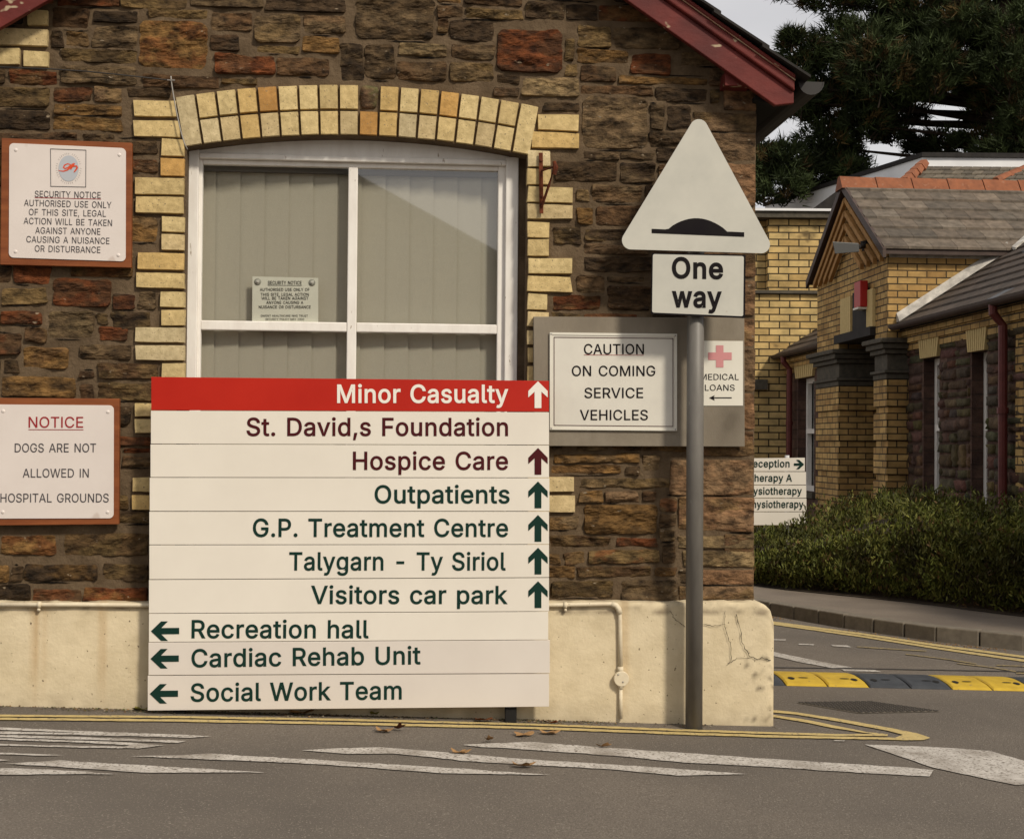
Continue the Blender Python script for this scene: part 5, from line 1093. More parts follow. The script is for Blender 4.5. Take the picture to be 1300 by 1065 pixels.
for i, (x, y, s, cols, lab) in enumerate(leaves):
    V, F, C = leafmesh(i+3, cols); a = RNG.uniform(0, 6.28); q = gp(x, y, .003); ca, sa = math.cos(a*.15), math.sin(a*.15)
    rot = Matrix.Rotation(a if s < .03 else RNG.uniform(-.3, .3), 3, 'Z'); tl = Matrix.Rotation(RNG.uniform(-.5, .1) if 'upright' not in lab else .9, 3, 'X')
    VV = [tl @ (rot @ (Vector(v)*s*1.2)) for v in V]; mz = min(v.z for v in VV)
    mb = MB(); mb.add([q+Vector((v.x, v.y, v.z-mz+.002)) for v in VV], F, C)
    tag(mb.build('fallen_leaf', MT['litter'], None, smooth=True, recalc=False), lab, 'leaf', 'fallen leaves by the plinth and on the road')

# ================================================================== BUILDINGS ACROSS THE SIDE ROAD
def near_s(px, t=0): return fp(px, 565, t)[0]
def fz(px, py, t=0): return fp(px, py, t)[1]
GB = min(gz(6), -.3)-.1                           # below ground there
far = thing('brick_and_stone_building', fl(0, 0, GB), 'dark stone and yellow brick building with a gabled entrance porch across the side road', 'building')
def fbox(mb, s0, s1, t0, t1, z0, z1): return mb.box(s0, s1, t0, t1, z0, z1, f=lambda s, t, z: fl(s, t, z))
TP = .26
S_NEAR = -9.0
sE = fz(1220, 394, .12)                           # gutter level
zeave = sE
s_w1, s_w2 = near_s(1190), near_s(1250)           # window frames seen at these pixels
s_pf0, s_pf1, s_pf2, s_pf3 = near_s(1128, TP), near_s(1110.5, TP), near_s(1065, TP), near_s(1037, TP)
s_pf0 = 0.0
s_end = near_s(999, 0)
# windows: opening edges from the dark reveal at the far side to the near side
def win_span(pxframe):
    s = near_s(pxframe); return s, s
mb = MB(); wspec = []
zh1 = fz(1188, 455); zl1 = fz(1190, 660)
zsill_f = GB+.95
# openings: camera sees, left to right, far jamb reveal (dark), then the white frame side-on
wins = []
for pf, ph in ((1188, 452), (1249, 444)):
    s_far = near_s(pf-15.5); s_near = near_s(pf+4.5); wins.append((s_near, s_far, fz(pf, ph+1)))
ss = [S_NEAR]; cuts = sorted(wins)
extra = (near_s(1249)-3.2, near_s(1249)-3.2+(cuts[0][1]-cuts[0][0]), wins[0][2])
cuts = [extra]+cuts
prev = S_NEAR
for (a, b, zt_) in cuts:
    fbox(mb, prev, a, -.35, 0, GB, zeave-.30); fbox(mb, a, b, -.35, 0, GB, zsill_f); fbox(mb, a, b, -.35, 0, zt_, zeave-.30); prev = b
fbox(mb, prev, .0, -.35, 0, GB, zeave-.30)
mb.mark()
s_fw = near_s(1030); fwz = fz(1030, 478)
fbox(mb, s_pf3, s_fw-.15, -.35, 0, GB, zeave-.30); fbox(mb, s_fw-.15, s_fw+.75, -.35, 0, GB, zsill_f); fbox(mb, s_fw-.15, s_fw+.75, -.35, 0, fwz, zeave-.30); fbox(mb, s_fw+.75, s_end+.4, -.35, 0, GB, zeave-.30)
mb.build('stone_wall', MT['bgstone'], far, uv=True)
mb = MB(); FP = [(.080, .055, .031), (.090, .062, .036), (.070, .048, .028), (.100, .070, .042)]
wb = [[a-.03, b+.03, zsill_f-.03, zt_+.36] for (a, b, zt_) in cuts]
for k_, r in enumerate(layout(-6.2, -.02, GB+.5, zeave-.31, wb, RNG, gap=.014, k=1.35)):
    c = RNG.choice(FP); c = tuple(v*RNG.uniform(.75, 1.25) for v in c)
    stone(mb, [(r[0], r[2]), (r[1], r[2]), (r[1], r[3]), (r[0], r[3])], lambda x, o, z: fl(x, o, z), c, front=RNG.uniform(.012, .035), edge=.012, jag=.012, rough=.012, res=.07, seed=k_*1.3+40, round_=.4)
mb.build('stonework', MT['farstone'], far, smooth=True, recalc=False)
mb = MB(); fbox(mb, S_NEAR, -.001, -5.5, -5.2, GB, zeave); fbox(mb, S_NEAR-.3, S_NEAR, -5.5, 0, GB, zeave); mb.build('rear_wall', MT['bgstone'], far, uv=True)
mb = MB()                                        # corbelled brick eaves courses
for a, b in ((S_NEAR, -.001), (s_pf3+.001, s_end+.4)):
    mb.mark()
    fbox(mb, a, b, -.35, .03, zeave-.30, zeave-.215); fbox(mb, a, b, -.35, .06, zeave-.212, zeave-.13); fbox(mb, a, b, -.35, .09, zeave-.127, zeave-.05)
mb.build('eaves_brickwork', MT['ybrick'], far, uv=True)
# near-side brick quoin strip at the right edge of the photo
sq = near_s(1292)
mb = MB(); 
for k in range(12):
    z1 = fz(1296, 408)-k*.25; w = .34 if k % 2 == 0 else .22
    fbox(mb, sq-w-.6, sq, -.34, .02+.004*(k % 2), z1-.247, z1)
mb.build('brick_quoin', MT['ybrick'], far, uv=True)
def bgwindow(a, b, zt, frame_px=None, parent=far):
    w = MB(); t0, t1 = -.20, -.13
    fbox(w, a, a+.07, t0, t1, zsill_f, zt); fbox(w, b-.07, b, t0, t1, zsill_f, zt); fbox(w, a+.07, b-.07, t0, t1, zt-.08, zt); fbox(w, a+.07, b-.07, t0, t1, zsill_f, zsill_f+.08)
    zm = (zt+zsill_f)/2+.05; fbox(w, a+.07, b-.07, t0-.01, t1+.02, zm-.035, zm+.035)
    o = w.build('window', MT['wpaint'], parent)
    g = MB(); g.add([fl(a+.07, -.21, zsill_f+.08), fl(b-.07, -.21, zsill_f+.08), fl(b-.07, -.21, zt-.08), fl(a+.07, -.21, zt-.08)], [(0, 1, 2, 3)]); g.build('pane', MT['glass'], o, recalc=False)
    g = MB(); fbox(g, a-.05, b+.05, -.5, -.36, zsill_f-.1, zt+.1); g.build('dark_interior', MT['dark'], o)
    s = MB(); fbox(s, a-.06, b+.06, -.16, .05, zsill_f-.09, zsill_f-.002); s.build('sill', MT['capital'], o)
    return o
for (a, b, zt_) in cuts:
    bgwindow(a, b, zt_)
    # the near jamb carries the white frame that shows side-on
bgwindow(s_fw-.15, s_fw+.75, fwz)
mb = MB()
for (a, b, zt_) in cuts+[(s_fw-.15, s_fw+.75, fwz)]:   # splayed fluted brick lintels
    mb.mark(); m_ = (a+b)/2; hw = (b-a)/2+.02; n = 9; h = .33
    for i in range(n):
        f0, f1 = -1+2*i/n, -1+2*(i+1)/n
        p = [fl(m_+f0*hw, .0, zt_+.001), fl(m_+(f1-.06)*hw, .0, zt_+.001), fl(m_+(f1-.06)*hw*1.32, .0, zt_+h), fl(m_+f0*hw*1.32, .0, zt_+h)]
        mb.prism([q+FN*.001 for q in p], FN*.045)
mb.build('splayed_lintel', MT['fluted'], far)
# ---- roof of the near wing
PITCH_T = math.tan(rad(33))
def slates(mb, s0, s1, d0, d1, zfun, keep=lambda s, d: True, rowh=.24, colw=.26, axis='s', tint=(.075, .062, .050), thick=.012, lap=.020):
    """rows of slates; zfun(s, d) gives the roof surface, d measured up the slope horizontally (t = -d for wings)"""
    nrow = int(math.ceil((d1-d0)/(rowh*.82)))
    for r in range(nrow):
        da = d0+r*rowh*.82; db = min(da+rowh*.86, d1+.01); x = s0-(colw/2 if r % 2 else 0)
        while x < s1:
            xa, xb = max(x+.002, s0), min(x+colw-.002, s1)
            if xb > xa+.03 and keep((xa+xb)/2, (da+db)/2):
                k = RNG.uniform(.72, 1.3); h = RNG.uniform(-.006, .010); c = (tint[0]*k*(1+h*4), tint[1]*k, tint[2]*k*(1-h*3))
                if RNG.random() < .012: c = (.10, .105, .115)
                p = zfun(xa, da, lap), zfun(xb, da, lap), zfun(xb, db, .006), zfun(xa, db, .006)
                q = zfun(xa, da, lap-thick), zfun(xb, da, lap-thick), zfun(xb, db, -.006), zfun(xa, db, -.006)
                mb.hexa(list(q)+list(p), c)
            x += colw
RIDGE_D = 3.3
def wing(s, d, o): return fl(s, .17-d, zeave+d*PITCH_T+o)
# porch geometry
zap = fz(1072, 235, TP+.12); s_mid = (s_pf0+s_pf3)/2
zpe = (fz(1128, 333, TP+.1)+fz(1025, 350, TP+.1))/2
ov = .16; hw_ = (s_pf3-s_pf0)/2+ov; pt_ = (zap-zpe)/hw_
def porch_z(s): return zap-abs(s-s_mid)*pt_
def wing_in_porch(s, d):                         # hide wing slates under the porch roof
    return not (s_pf0-.0 < s < s_pf3+.0)
def dval(s):                                     # depth where the porch roof meets the wing roof at s
    return (porch_z(s)-zeave)/PITCH_T
def keepw(s, d):
    if s_pf0 < s < s_pf3: return d > max(dval(s), 0)-.05
    if s_pf0-ov < s < s_pf3+ov: return not (False)
    return True
mb = MB(); slates(mb, S_NEAR-.2, s_end+.3, 0, RIDGE_D, wing, keepw, tint=(.062, .047, .036), thick=.025, lap=.03); mb.build('slate_roof', MT['slate'], far)
mb = MB()                                        # roof deck under slates and the far slope
def deck(s0, s1): mb.hexa([wing(s0, .06, -.10), wing(s1, .06, -.10), wing(s1, RIDGE_D, -.06), wing(s0, RIDGE_D, -.06), wing(s0, .06, -.02), wing(s1, .06, -.02), wing(s1, RIDGE_D, -.01), wing(s0, RIDGE_D, -.01)])
deck(S_NEAR-.2, s_pf0-.001); deck(s_pf3+.001, s_end+.3)
zrg = zeave+RIDGE_D*PITCH_T
mb.hexa([fl(S_NEAR-.2, .17-RIDGE_D, zrg-.06), fl(s_end+.3, .17-RIDGE_D, zrg-.06), fl(s_end+.3, -5.7, zeave-.1), fl(S_NEAR-.2, -5.7, zeave-.1), fl(S_NEAR-.2, .17-RIDGE_D, zrg), fl(s_end+.3, .17-RIDGE_D, zrg), fl(s_end+.3, -5.7, zeave), fl(S_NEAR-.2, -5.7, zeave)])
mb.prism([fl(S_NEAR-.18, .0, zeave-.05), fl(S_NEAR-.18, -5.5, zeave-.05), fl(S_NEAR-.18, .17-RIDGE_D, zrg-.08)], FU*.02)
mb.build('roof_deck', MT['darkslate'], far)
# gutters and downpipes
def gutter(s0, s1, z, t=.20, r=.062, endcap=None):
    mb = MB(); P0 = [(s0, t+math.cos(a)*r, z+math.sin(a)*r) for a in [math.pi+math.pi*i/8 for i in range(9)]]
    P0 += [(s0, t+math.cos(a)*(r-.008), z+math.sin(a)*(r-.008)) for a in [2*math.pi-math.pi*i/8 for i in range(9)]]
    mb.prism([fl(*p) for p in P0], FU*(s1-s0)); return mb.build('gutter', MT['gutter'], far)
gutter(S_NEAR-.2, -.02, zeave+.0)
gutter(s_pf3+.03, s_end+.5, zeave+.0)
def downpipe(s, t=.10, z1=None, name='downpipe'):
    mb = MB(); z1 = z1 or zeave-.03; mb.tube([fl(s, .20, z1), fl(s, .20, z1-.10), fl(s, t, z1-.22), fl(s, t, GB+.1)], .045, n=10)
    for z in (GB+1.0, GB+2.0): mb.tube([fl(s, t, z-.03), fl(s, t, z+.03)], .058, n=10)
    return mb.build(name, MT['downpipe'], far, smooth=False)
s_dp = near_s(1273, .1)
downpipe(s_dp); downpipe(near_s(1002, .1))
# ---- porch
mb = MB(); zcap0, zcap1 = fz(1112, 483, TP), fz(1112, 433, TP)
arch0 = zcap1+.02
nearp = (s_pf0, s_pf1+.0); farp = (s_pf2, s_pf3)
def pier(s0, s1, t0, t1):
    z = zcap0; k = 0
    fbox(mb, s0+.015, s1-.015, t0, t1-.015, GB, zcap0)
    while z > GB:
        fbox(mb, s0-.012, s1+.012, t0-.001, t1+.012, max(GB, z-.328), z-.004); z -= .41
pier(nearp[0], nearp[1], -.6, TP); pier(farp[0], farp[1], -.9, TP)
fbox(mb, nearp[0], nearp[1], -.6, TP, zcap1, zpe+.02); fbox(mb, farp[0], farp[1], -.9, TP, zcap1, zpe+.02)
zlt = fz(1090, 425, TP)
fbox(mb, nearp[1], farp[0], -.05, TP, zlt+.05, zpe+.02)
# gable triangle
mb.prism([fl(s_pf0, TP-.002, zpe+.021), fl(s_pf3, TP-.002, zpe+.021), fl(s_mid, TP-.002, porch_z(s_mid)-.10)], -FN*.3)
# side walls back into the building
fbox(mb, s_pf0, s_pf0+.3, -3.0, -.601, GB, zpe+.02); fbox(mb, s_pf3-.3, s_pf3, -3.0, -.901, GB, zpe+.02)
mb.build('porch_brickwork', MT['ybrick'], far, uv=True)
mb = MB()
for (s0, s1, t0) in ((nearp[0], nearp[1], -.3), (farp[0], farp[1], -.6)):
    H = zcap1-zcap0; mb.mark()
    for z0, z1, o in ((0, .14, .02), (.14, .22, .05), (.22, .62, .005), (.62, .74, .05), (.74, .88, .09), (.88, 1.0, .13)):
        fbox(mb, s0-o, s1+o, t0, TP+o, zcap0+z0*H, zcap0+z1*H-.002)
mb.build('capital', MT['capital'], far, bevel=.01)
mb = MB()                                        # fluted springers and dark slit window above the entrance
sm0, sm1 = near_s(1098, TP), near_s(1086, TP)
for sc, hw2 in ((near_s(1107, TP), .12), (near_s(1076, TP), .22)):
    mb.mark()
    for i in range(5):
        a = sc-hw2+2*hw2*i/5; mb.prism([fl(a, TP+.001, zlt+.02), fl(a+2*hw2/5*.86, TP+.001, zlt+.02), fl(a+2*hw2/5*.86, TP+.001, zlt+.52), fl(a, TP+.001, zlt+.52)], FN*.04)
mb.build('fluted_lintel', MT['fluted'], far)
mb = MB(); fbox(mb, sm0-.2, sm1+.05, TP+.002, TP+.03, zlt-.02, zlt+.55); fbox(mb, nearp[1]-.02, farp[0]+.02, -.1, TP+.07, zlt-.06, zlt+.05); mb.build('slit_window', MT['darkslate'], far)
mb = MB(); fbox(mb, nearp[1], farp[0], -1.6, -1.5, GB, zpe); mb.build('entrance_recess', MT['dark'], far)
# ochre rafters in the gable, dark verge
mb = MB()
for k in range(4):
    for sd in (-1, 1):
        mb.mark(); o = .14+.17*k
        a = fl(s_mid+sd*.02, TP+.03, porch_z(s_mid)-o*1.0); b = fl(s_mid+sd*(hw_-.10), TP+.03, porch_z(s_mid+sd*(hw_-.10))-o)
        if b.z < zpe-.02: 
            f = (a.z-(zpe))/(a.z-b.z+1e-6); b = a.lerp(b, min(1, f))
        mb.prism([a, b, b+Vector((0, 0, -.075)), a+Vector((0, 0, -.075))], FN*.05)
mb.build('gable_batten', MT['rafter'], far)
def porch(side):
    def f(t, d, o):                                # t along ridge (into building positive), d from eave towards ridge
        s = s_mid+side*(hw_-d); return fl(s, TP+.10-t, porch_z(s)+o+.05)
    return f
mb = MB()
ridge_end = (zap-zeave)/PITCH_T+TP+.30
for side in (-1, 1):
    fz_ = porch(side)
    def kp(t, d, side=side):
        s = s_mid+side*(hw_-d); tt = TP+.10-t; dd = .17-tt
        return zeave+dd*PITCH_T < porch_z(s)+.10
    slates(mb, 0, ridge_end+.3, 0, hw_+.01, fz_, kp, rowh=.29, colw=.30, tint=(.108, .090, .070), thick=.03, lap=.035)
mb.build('porch_slates', MT['slate'], far)
mb = MB()
for side in (-1, 1):
    f = porch(side); mb.hexa([f(.02, .02, -.07), f(ridge_end, .02, -.07), f(ridge_end, hw_, -.07), f(.02, hw_, -.07), f(.02, .02, -.01), f(ridge_end, .02, -.01), f(ridge_end, hw_, -.01), f(.02, hw_, -.01)])
    mb.hexa([f(-.02, -.02, -.09), f(.02, -.02, -.09), f(.02, hw_, -.09), f(-.02, hw_, -.09), f(-.02, -.02, .02), f(.02, -.02, .02), f(.02, hw_, .02), f(-.02, hw_, .02)])
mb.build('verge', MT['gutter'], far)
mb = MB(); x = -.04; k = 0
while x < ridge_end+.2:
    z = zap+.05; lift = .012*(k % 2)
    V = [fl(s_mid+ds, TP+.11-xx, z+dz+lift*0+(0.012 if xx == x else 0)) for xx in (x, x+.47) for ds, dz in ((-.16, -.10), (-.07, .03), (-.035, .075), (.035, .075), (.07, .03), (.16, -.10))]
    mb.add(V, [(i, i+1, 7+i, 6+i) for i in range(5)]+[tuple(range(6)), tuple(range(6, 12))]); x += .48; k += 1
mb.build('ridge_tile', MT['terra'], far)
mb = MB()                                        # white flashing where porch wall and roof meet the wing roof
def flash(s, w, t0, t1, upz=.02):
    a, b = .17-t0, .17-t1
    mb.hexa([wing(s-w, a, .03), wing(s, a, .03), wing(s, b, .03), wing(s-w, b, .03), wing(s-w, a, .04), wing(s, a, .14), wing(s, b, .14), wing(s-w, b, .04)])
flash(s_pf0-.003, .10, .15, -(zpe-zeave)/PITCH_T+.1)
s_e = s_mid-hw_
n = 14
for i in range(n):
    sa = s_e+(s_mid-s_e)*i/n; sb = s_e+(s_mid-s_e)*(i+1)/n
    da = (porch_z(sa)+.05-zeave)/PITCH_T; db = (porch_z(sb)+.05-zeave)/PITCH_T
    mb.hexa([wing(sa-.16, da-.04, .02), wing(sa+.06, da, .02), wing(sb+.06, db, .02), wing(sb-.16, db-.04, .02), wing(sa-.16, da-.04, .045), wing(sa+.04, da, .06), wing(sb+.04, db, .06), wing(sb-.16, db-.04, .045)])
# pale course under the porch eaves
fbox(mb, s_pf0-.02, s_pf0, -1.3, TP-.02, zpe-.03, zpe+.03)
for i in range(6):
    t = .05-i*.19; zz_ = zeave+(.17-t)*PITCH_T; fbox(mb, s_pf0-.015, s_pf0-.001, t-.24, t, zz_-.05, zz_+.13)
mb.build('flashing', MT['lead'], far)
# alarm box, floodlight
al = thing('alarm_box', fl(near_s(1086, TP+.1), TP+.08, fz(1086, 392, TP+.1)), 'small red alarm box on the yellow porch above the dark slit', 'alarm box')
mb = MB(); sa = near_s(1089.5, TP+.15); sb = near_s(1081.5, TP+.15); fbox(mb, sa, sb, TP+.031, TP+.13, fz(1085, 391, TP+.15), fz(1085, 358, TP+.15)); mb.build('cover', MT['alarm'], al, bevel=.01)
mb = MB(); fbox(mb, sa+.02, sb-.02, TP+.04, TP+.15, fz(1085, 393.5, TP+.15), fz(1085, 391.1, TP+.15)); mb.build('base', MT['caution'], al)
s_f = near_s(1095, TP+.3); zf = fz(1085, 310, TP+.4)
fd = thing('floodlight', fl(s_f, TP+.05, zf), 'grey floodlight sticking out of the porch gable', 'floodlight')
def dbox(x0, y0, x1, y1, D0, D1, mbx):
    a = [dp(x0, y1, D0), dp(x1, y1, D0), dp(x1, y1, D1), dp(x0, y1, D1), dp(x0, y0, D0), dp(x1, y0, D0), dp(x1, y0, D1), dp(x0, y0, D1)]; mbx.hexa(a)
mb = MB(); a, b, c, d = dp(1057, 307, 16.6), dp(1090, 309, 16.6), dp(1091, 320, 16.6), dp(1060, 322.5, 16.6); mb.prism([a, b, c, d], dp(1070, 314, 16.85)-dp(1070, 314, 16.6)); mb.build('housing', MT['lamp'], fd, bevel=.006)
mb = MB(); mb.tube([dp(1088, 314, 16.75), dp(1100, 312, 17.3)], .03, n=8); mb.tube([dp(1097, 306, 17.2), dp(1099, 318, 17.2)], .05, n=8); mb.build('bracket', MT['darkslate'], fd)

# ---- yellow brick tower block behind
DT = 22.2
def dprism(mb, pts, D, dep): mb.prism([dp(x, y, D) for x, y in pts], Vector((FU.x, FU.y, 0))*dep); return mb
tw = thing('brick_block', Vector((dp(1000, 565, DT).x, dp(1000, 565, DT).y, GB)), 'flat-topped yellow brick block with dark stained ledge behind the stone gable', 'building')
fwd = Vector((FW.x, FW.y, 0)).normalized(); rt = Vector((fwd.y, -fwd.x, 0))
T0 = CAM+fwd*DT; T0.z = 0
def tx(px): return (px-650)/FPX*DT+0
def tz(py, D=DT): return CAM.z+(565-py)/FPX*D+(0)
def tbox(mb, px0, px1, d0, d1, z0, z1):
    return mb.box(tx(px0), tx(px1), d0, d1, z0, z1, f=lambda a, b, z: T0+rt*a+fwd*b+Vector((0, 0, z)))
ztw = dp(990, 277, DT).z; zmid = dp(990, 372, DT).z
mb = MB(); tbox(mb, 974, 1110, .0, 4, GB, ztw); tbox(mb, 880, 973.5, .18, 4, GB, ztw); tbox(mb, 900, 1042, -.10, -.001, GB, zmid-.02)
zl3 = dp(980, 495, DT).z
mb.build('wall', MT['tbrick'], tw, uv=True)
mb = MB(); tbox(mb, 870, 1112, -.14, 4.1, ztw, ztw+.10); mb.build('cornice', MT['capital'], tw)
mb = MB(); tbox(mb, 868, 1114, -.18, 4.15, ztw+.101, ztw+.14); mb.build('coping', MT['fascia'], tw)
mb = MB(); tbox(mb, 880, 1044, -.16, -.002, zmid-.019, zmid+.03); tbox(mb, 880, 972, -.18, -.101, zl3, zl3+.16); mb.build('ledge', MT['capital'], tw)
# ---- rear extension with white fascia
rx = thing('flat_roofed_extension', Vector((*dp(1200, 565, 27).xy, GB)), 'flat-roofed rear extension with a broad white fascia behind the slate roofs', 'building')
mb = MB(); A = dp(1171, 200, 27); Bb = dp(1450, 198, 27); Cc = dp(1095, 228, 31.5)
H = .62
def vface(a, b, h0, h1, dep, m):
    d = (b-a).normalized(); p = Vector((-d.y, d.x, 0)).normalized()*dep; m.hexa([a+Vector((0, 0, h0)), b+Vector((0, 0, h0)), b+p+Vector((0, 0, h0)), a+p+Vector((0, 0, h0)), a+Vector((0, 0, h1)), b+Vector((0, 0, h1)), b+p+Vector((0, 0, h1)), a+p+Vector((0, 0, h1))])
Bb.z = A.z; zA = A.z
def flat(p): return Vector((p.x, p.y, 0))
A_, B_ = flat(A), flat(Bb); fdir = (FU*.85+Vector((-.25, 0, 0))).normalized(); C_ = A_+fdir*6
mb.add([A_+Vector((0, 0, zA-H)), B_+Vector((0, 0, zA-H)), B_+fdir*6+Vector((0, 0, zA-H)), C_+Vector((0, 0, zA-H)), A_+Vector((0, 0, zA)), B_+Vector((0, 0, zA)), B_+fdir*6+Vector((0, 0, zA)), C_+Vector((0, 0, zA))], [(0, 3, 2, 1), (4, 5, 6, 7), (0, 1, 5, 4), (1, 2, 6, 5), (2, 3, 7, 6), (3, 0, 4, 7)])
mb.build('fascia', MT['fascia'], rx)
def ins(v, k): return v+(((A_+B_+C_+B_+fdir*6)/4)-v).normalized()*k
mb = MB(); q = [ins(v, .25) for v in (A_, B_, B_+fdir*6, C_)]; mb.hexa([v+Vector((0, 0, GB)) for v in q]+[v+Vector((0, 0, zA-H-.002)) for v in q]); mb.build('wall', MT['bgstone'], rx, uv=True)
mb = MB(); q = [ins(v, -.06) for v in (A_, B_, B_+fdir*6, C_)]; mb.hexa([v+Vector((0, 0, zA+.002)) for v in q]+[v+Vector((0, 0, zA+.09)) for v in q]); mb.build('roof_edge', MT['darkslate'], rx)
# ---- hipped slate roof with terracotta hip tiles between
hp = thing('hipped_roof_building', Vector((*dp(1230, 565, 24).xy, GB)), 'slate hipped roof with terracotta hip tiles rising behind the porch ridge', 'building')
p0 = dp(1120, 262, 22); p1 = dp(1173, 212, 24.5); p2 = dp(1420, 218, 24.5); p3 = dp(1420, 262, 22); p4 = dp(1110, 262, 28)
p2.z = p1.z; p3.z = p0.z; p4.z = p0.z
mb = MB()
rows_ = 9
for r in range(rows_):
    a0 = p0.lerp(p1, r/rows_); a1 = p0.lerp(p1, (r+1.03)/rows_); b0 = p3.lerp(p2, r/rows_); b1 = p3.lerp(p2, (r+1.03)/rows_)
    n = 20
    for i in range(n):
        u0 = (i+.01-(.5/n*(r % 2)))/n; u0 = max(0, i/n-(.5/n if r % 2 else 0)); u1 = min(1, (i+1)/n-(.5/n if r % 2 else 0))
        k = RNG.uniform(.7, 1.25); c = (.11*k, .095*k, .072*k)
        q = [a0.lerp(b0, u0+.002), a0.lerp(b0, u1-.002), a1.lerp(b1, u1-.002), a1.lerp(b1, u0+.002)]
        up_ = [Vector((0, 0, .035)), Vector((0, 0, .035)), Vector((0, 0, .01)), Vector((0, 0, .01))]
        mb.hexa([v+w-Vector((0, 0, .02)) for v, w in zip(q, up_)]+[v+w for v, w in zip(q, up_)], c)
mb.build('slates', MT['slate'], hp)
mb = MB(); mb.add([p0, p1, p4], [(0, 1, 2)]); b5 = p2+Vector((0, 5, -1.5)); b6 = p1+Vector((0, 5, -1.5)); mb.add([p1, p2, b5, b6], [(0, 1, 2, 3)]); mb.add([p4, p1, b6], [(0, 1, 2)]); mb.build('roof_back', MT['darkslate'], hp, recalc=False)
mb = MB(); nn = 8
for i in range(nn):
    a = p0.lerp(p1, i/nn); b = p0.lerp(p1, (i+1.06)/nn); mb.tube([a+Vector((0, 0, .03)), b+Vector((0, 0, .05))], [.12, .09], n=6)
a, b = dp(1264, 233, 23.5), dp(1335, 203, 25.5); mb.mark()
for i in range(5):
    mb.tube([a.lerp(b, i/5)+Vector((0, 0, .03)), a.lerp(b, (i+1.06)/5)+Vector((0, 0, .05))], [.08, .07], n=6)
mb.build('hip_tile', MT['terra'], hp)
mb = MB(); q = [Vector((p.x, p.y, 0)) for p in (p0, p3, p3+fwd*6, p4)]; mb.hexa([v+Vector((0, .3, GB)) for v in q]+[v+Vector((0, .3, p0.z-.02)) for v in q]); mb.build('wall', MT['bgstone'], hp, uv=True)
# small slate roof left of the porch apex
sr_ = thing('slate_outbuilding', Vector((*dp(1050, 565, 27).xy, GB)), 'small dark slate roof peeping between the tower block and the porch gable', 'building')
mb = MB(); a, b, c = dp(1028, 268, 27), dp(1066, 240, 27), dp(1120, 268, 27); mb.prism([a, b, c], fwd*3); mb.build('roof', MT['darkslate'], sr_)
mb = MB(); q = [Vector((p.x, p.y, 0)) for p in (a, c, c+fwd*3, a+fwd*3)]; mb.hexa([v+Vector((0, 0, GB)) for v in q]+[v+Vector((0, 0, a.z-.005)) for v in q]); mb.build('wall', MT['bgstone'], sr_, uv=True)

# ---- reception sign in the hedge
DR = 13.6
rs = thing('direction_sign', gp(990, 735), 'low white Reception and Physiotherapy sign standing in the hedge beyond the stone corner', 'sign')
rs.location = Vector((*dp(990, 640, DR).xy, gz(3))); rs['_base'] = tuple(rs.location)
def rp(px, py, o=0): return dp(px, py, DR-o)
RYs = [(581.5, 580.5), (598.5, 598.5), (615.5, 615.5), (632.3, 632.3), (649.5, 649.5), (667, 666.5)]
txt = [('Reception', 949.3, 1002.5, 592.8), ('Therapy A', 950.5, 1005.5, 611), ('Physiotherapy', 943.5, 1018, 627.5), ('Physiotherapy', 948.5, 1020, 644.3), None]
rx0, rx1 = 925, [1021.8, 1023.3, 1023.6, 1023.8, 1023.8]
for i in range(5):
    mb = MB(); mb.prism([rp(rx0, RYs[i][0]+.5), rp(rx1[i], RYs[i][1]+.5), rp(rx1[i], RYs[i+1][1]-.4), rp(rx0, RYs[i+1][0]-.4)], fwd*.02); p = mb.build('slat', MT['signwhite'], rs)
    if txt[i]:
        s, l, r, y = txt[i]; mb = MB(); text(mb, s, rp(l, y, .004), rp(r, y, .004), 8.8/FPX*DR, -fwd, w=15, out=0, track=8)
        if i == 0:
            Ar = [(1022-1, 589.5), (1014.5, 583.6), (1010.8, 583.6), (1015.2, 588), (1008, 588), (1008, 591), (1015.2, 591), (1010.8, 595.4), (1014.5, 595.4)]; mb.add([rp(x, yy, .004) for x, yy in Ar], [tuple(range(9))])
        mb.build('lettering', MT['green'], p, recalc=False)
mb = MB()
for X in (950, 999):
    mb.mark(); c = rp(X, 640, -.05); mb.tube([(c.x, c.y, gz(c.x)), (c.x, c.y, rp(X, 578).z)], .022, n=10)
mb.build('post', MT['fascia'], rs)

# ---- building opposite, seen reflected in the panes
def refl(px, py, Y):
    q = wp(px, py, -.12); d = (q-CAM); d.y = -d.y; return q+d*((Y-q.y)/d.y)
OY = -19.0
ra, rb_ = refl(455, 226, OY), refl(631, 322, OY)
sl3 = (ra.z-rb_.z)/(ra.x-rb_.x)
apx = ra.x-3.4; apz = ra.z+sl3*(apx-ra.x); exx = rb_.x+1.6; ez = rb_.z+sl3*(exx-rb_.x); ex2 = apx-(exx-apx)
op_ = thing('gabled_building', Vector((apx, OY, gz(apx))), 'dark gabled building across the road, seen only as a reflection in the window', 'building')
mb = MB(); mb.prism([(ex2+.3, OY, gz(0)-.3), (exx-.3, OY, gz(0)-.3), (exx-.3, OY, ez+.1), (apx, OY, apz-.15), (ex2+.3, OY, ez+.1)], (0, -7, 0)); mb.build('wall', MT['sidestone'], op_, uv=True)
mb = MB()
for xe_ in (exx, ex2): mb.hexa([(apx, OY+.3, apz-.14), (xe_, OY+.3, ez-.14), (xe_, OY-7.3, ez-.14), (apx, OY-7.3, apz-.14), (apx, OY+.3, apz), (xe_, OY+.3, ez), (xe_, OY-7.3, ez), (apx, OY-7.3, apz)])
mb.build('roof', MT['darkslate'], op_)

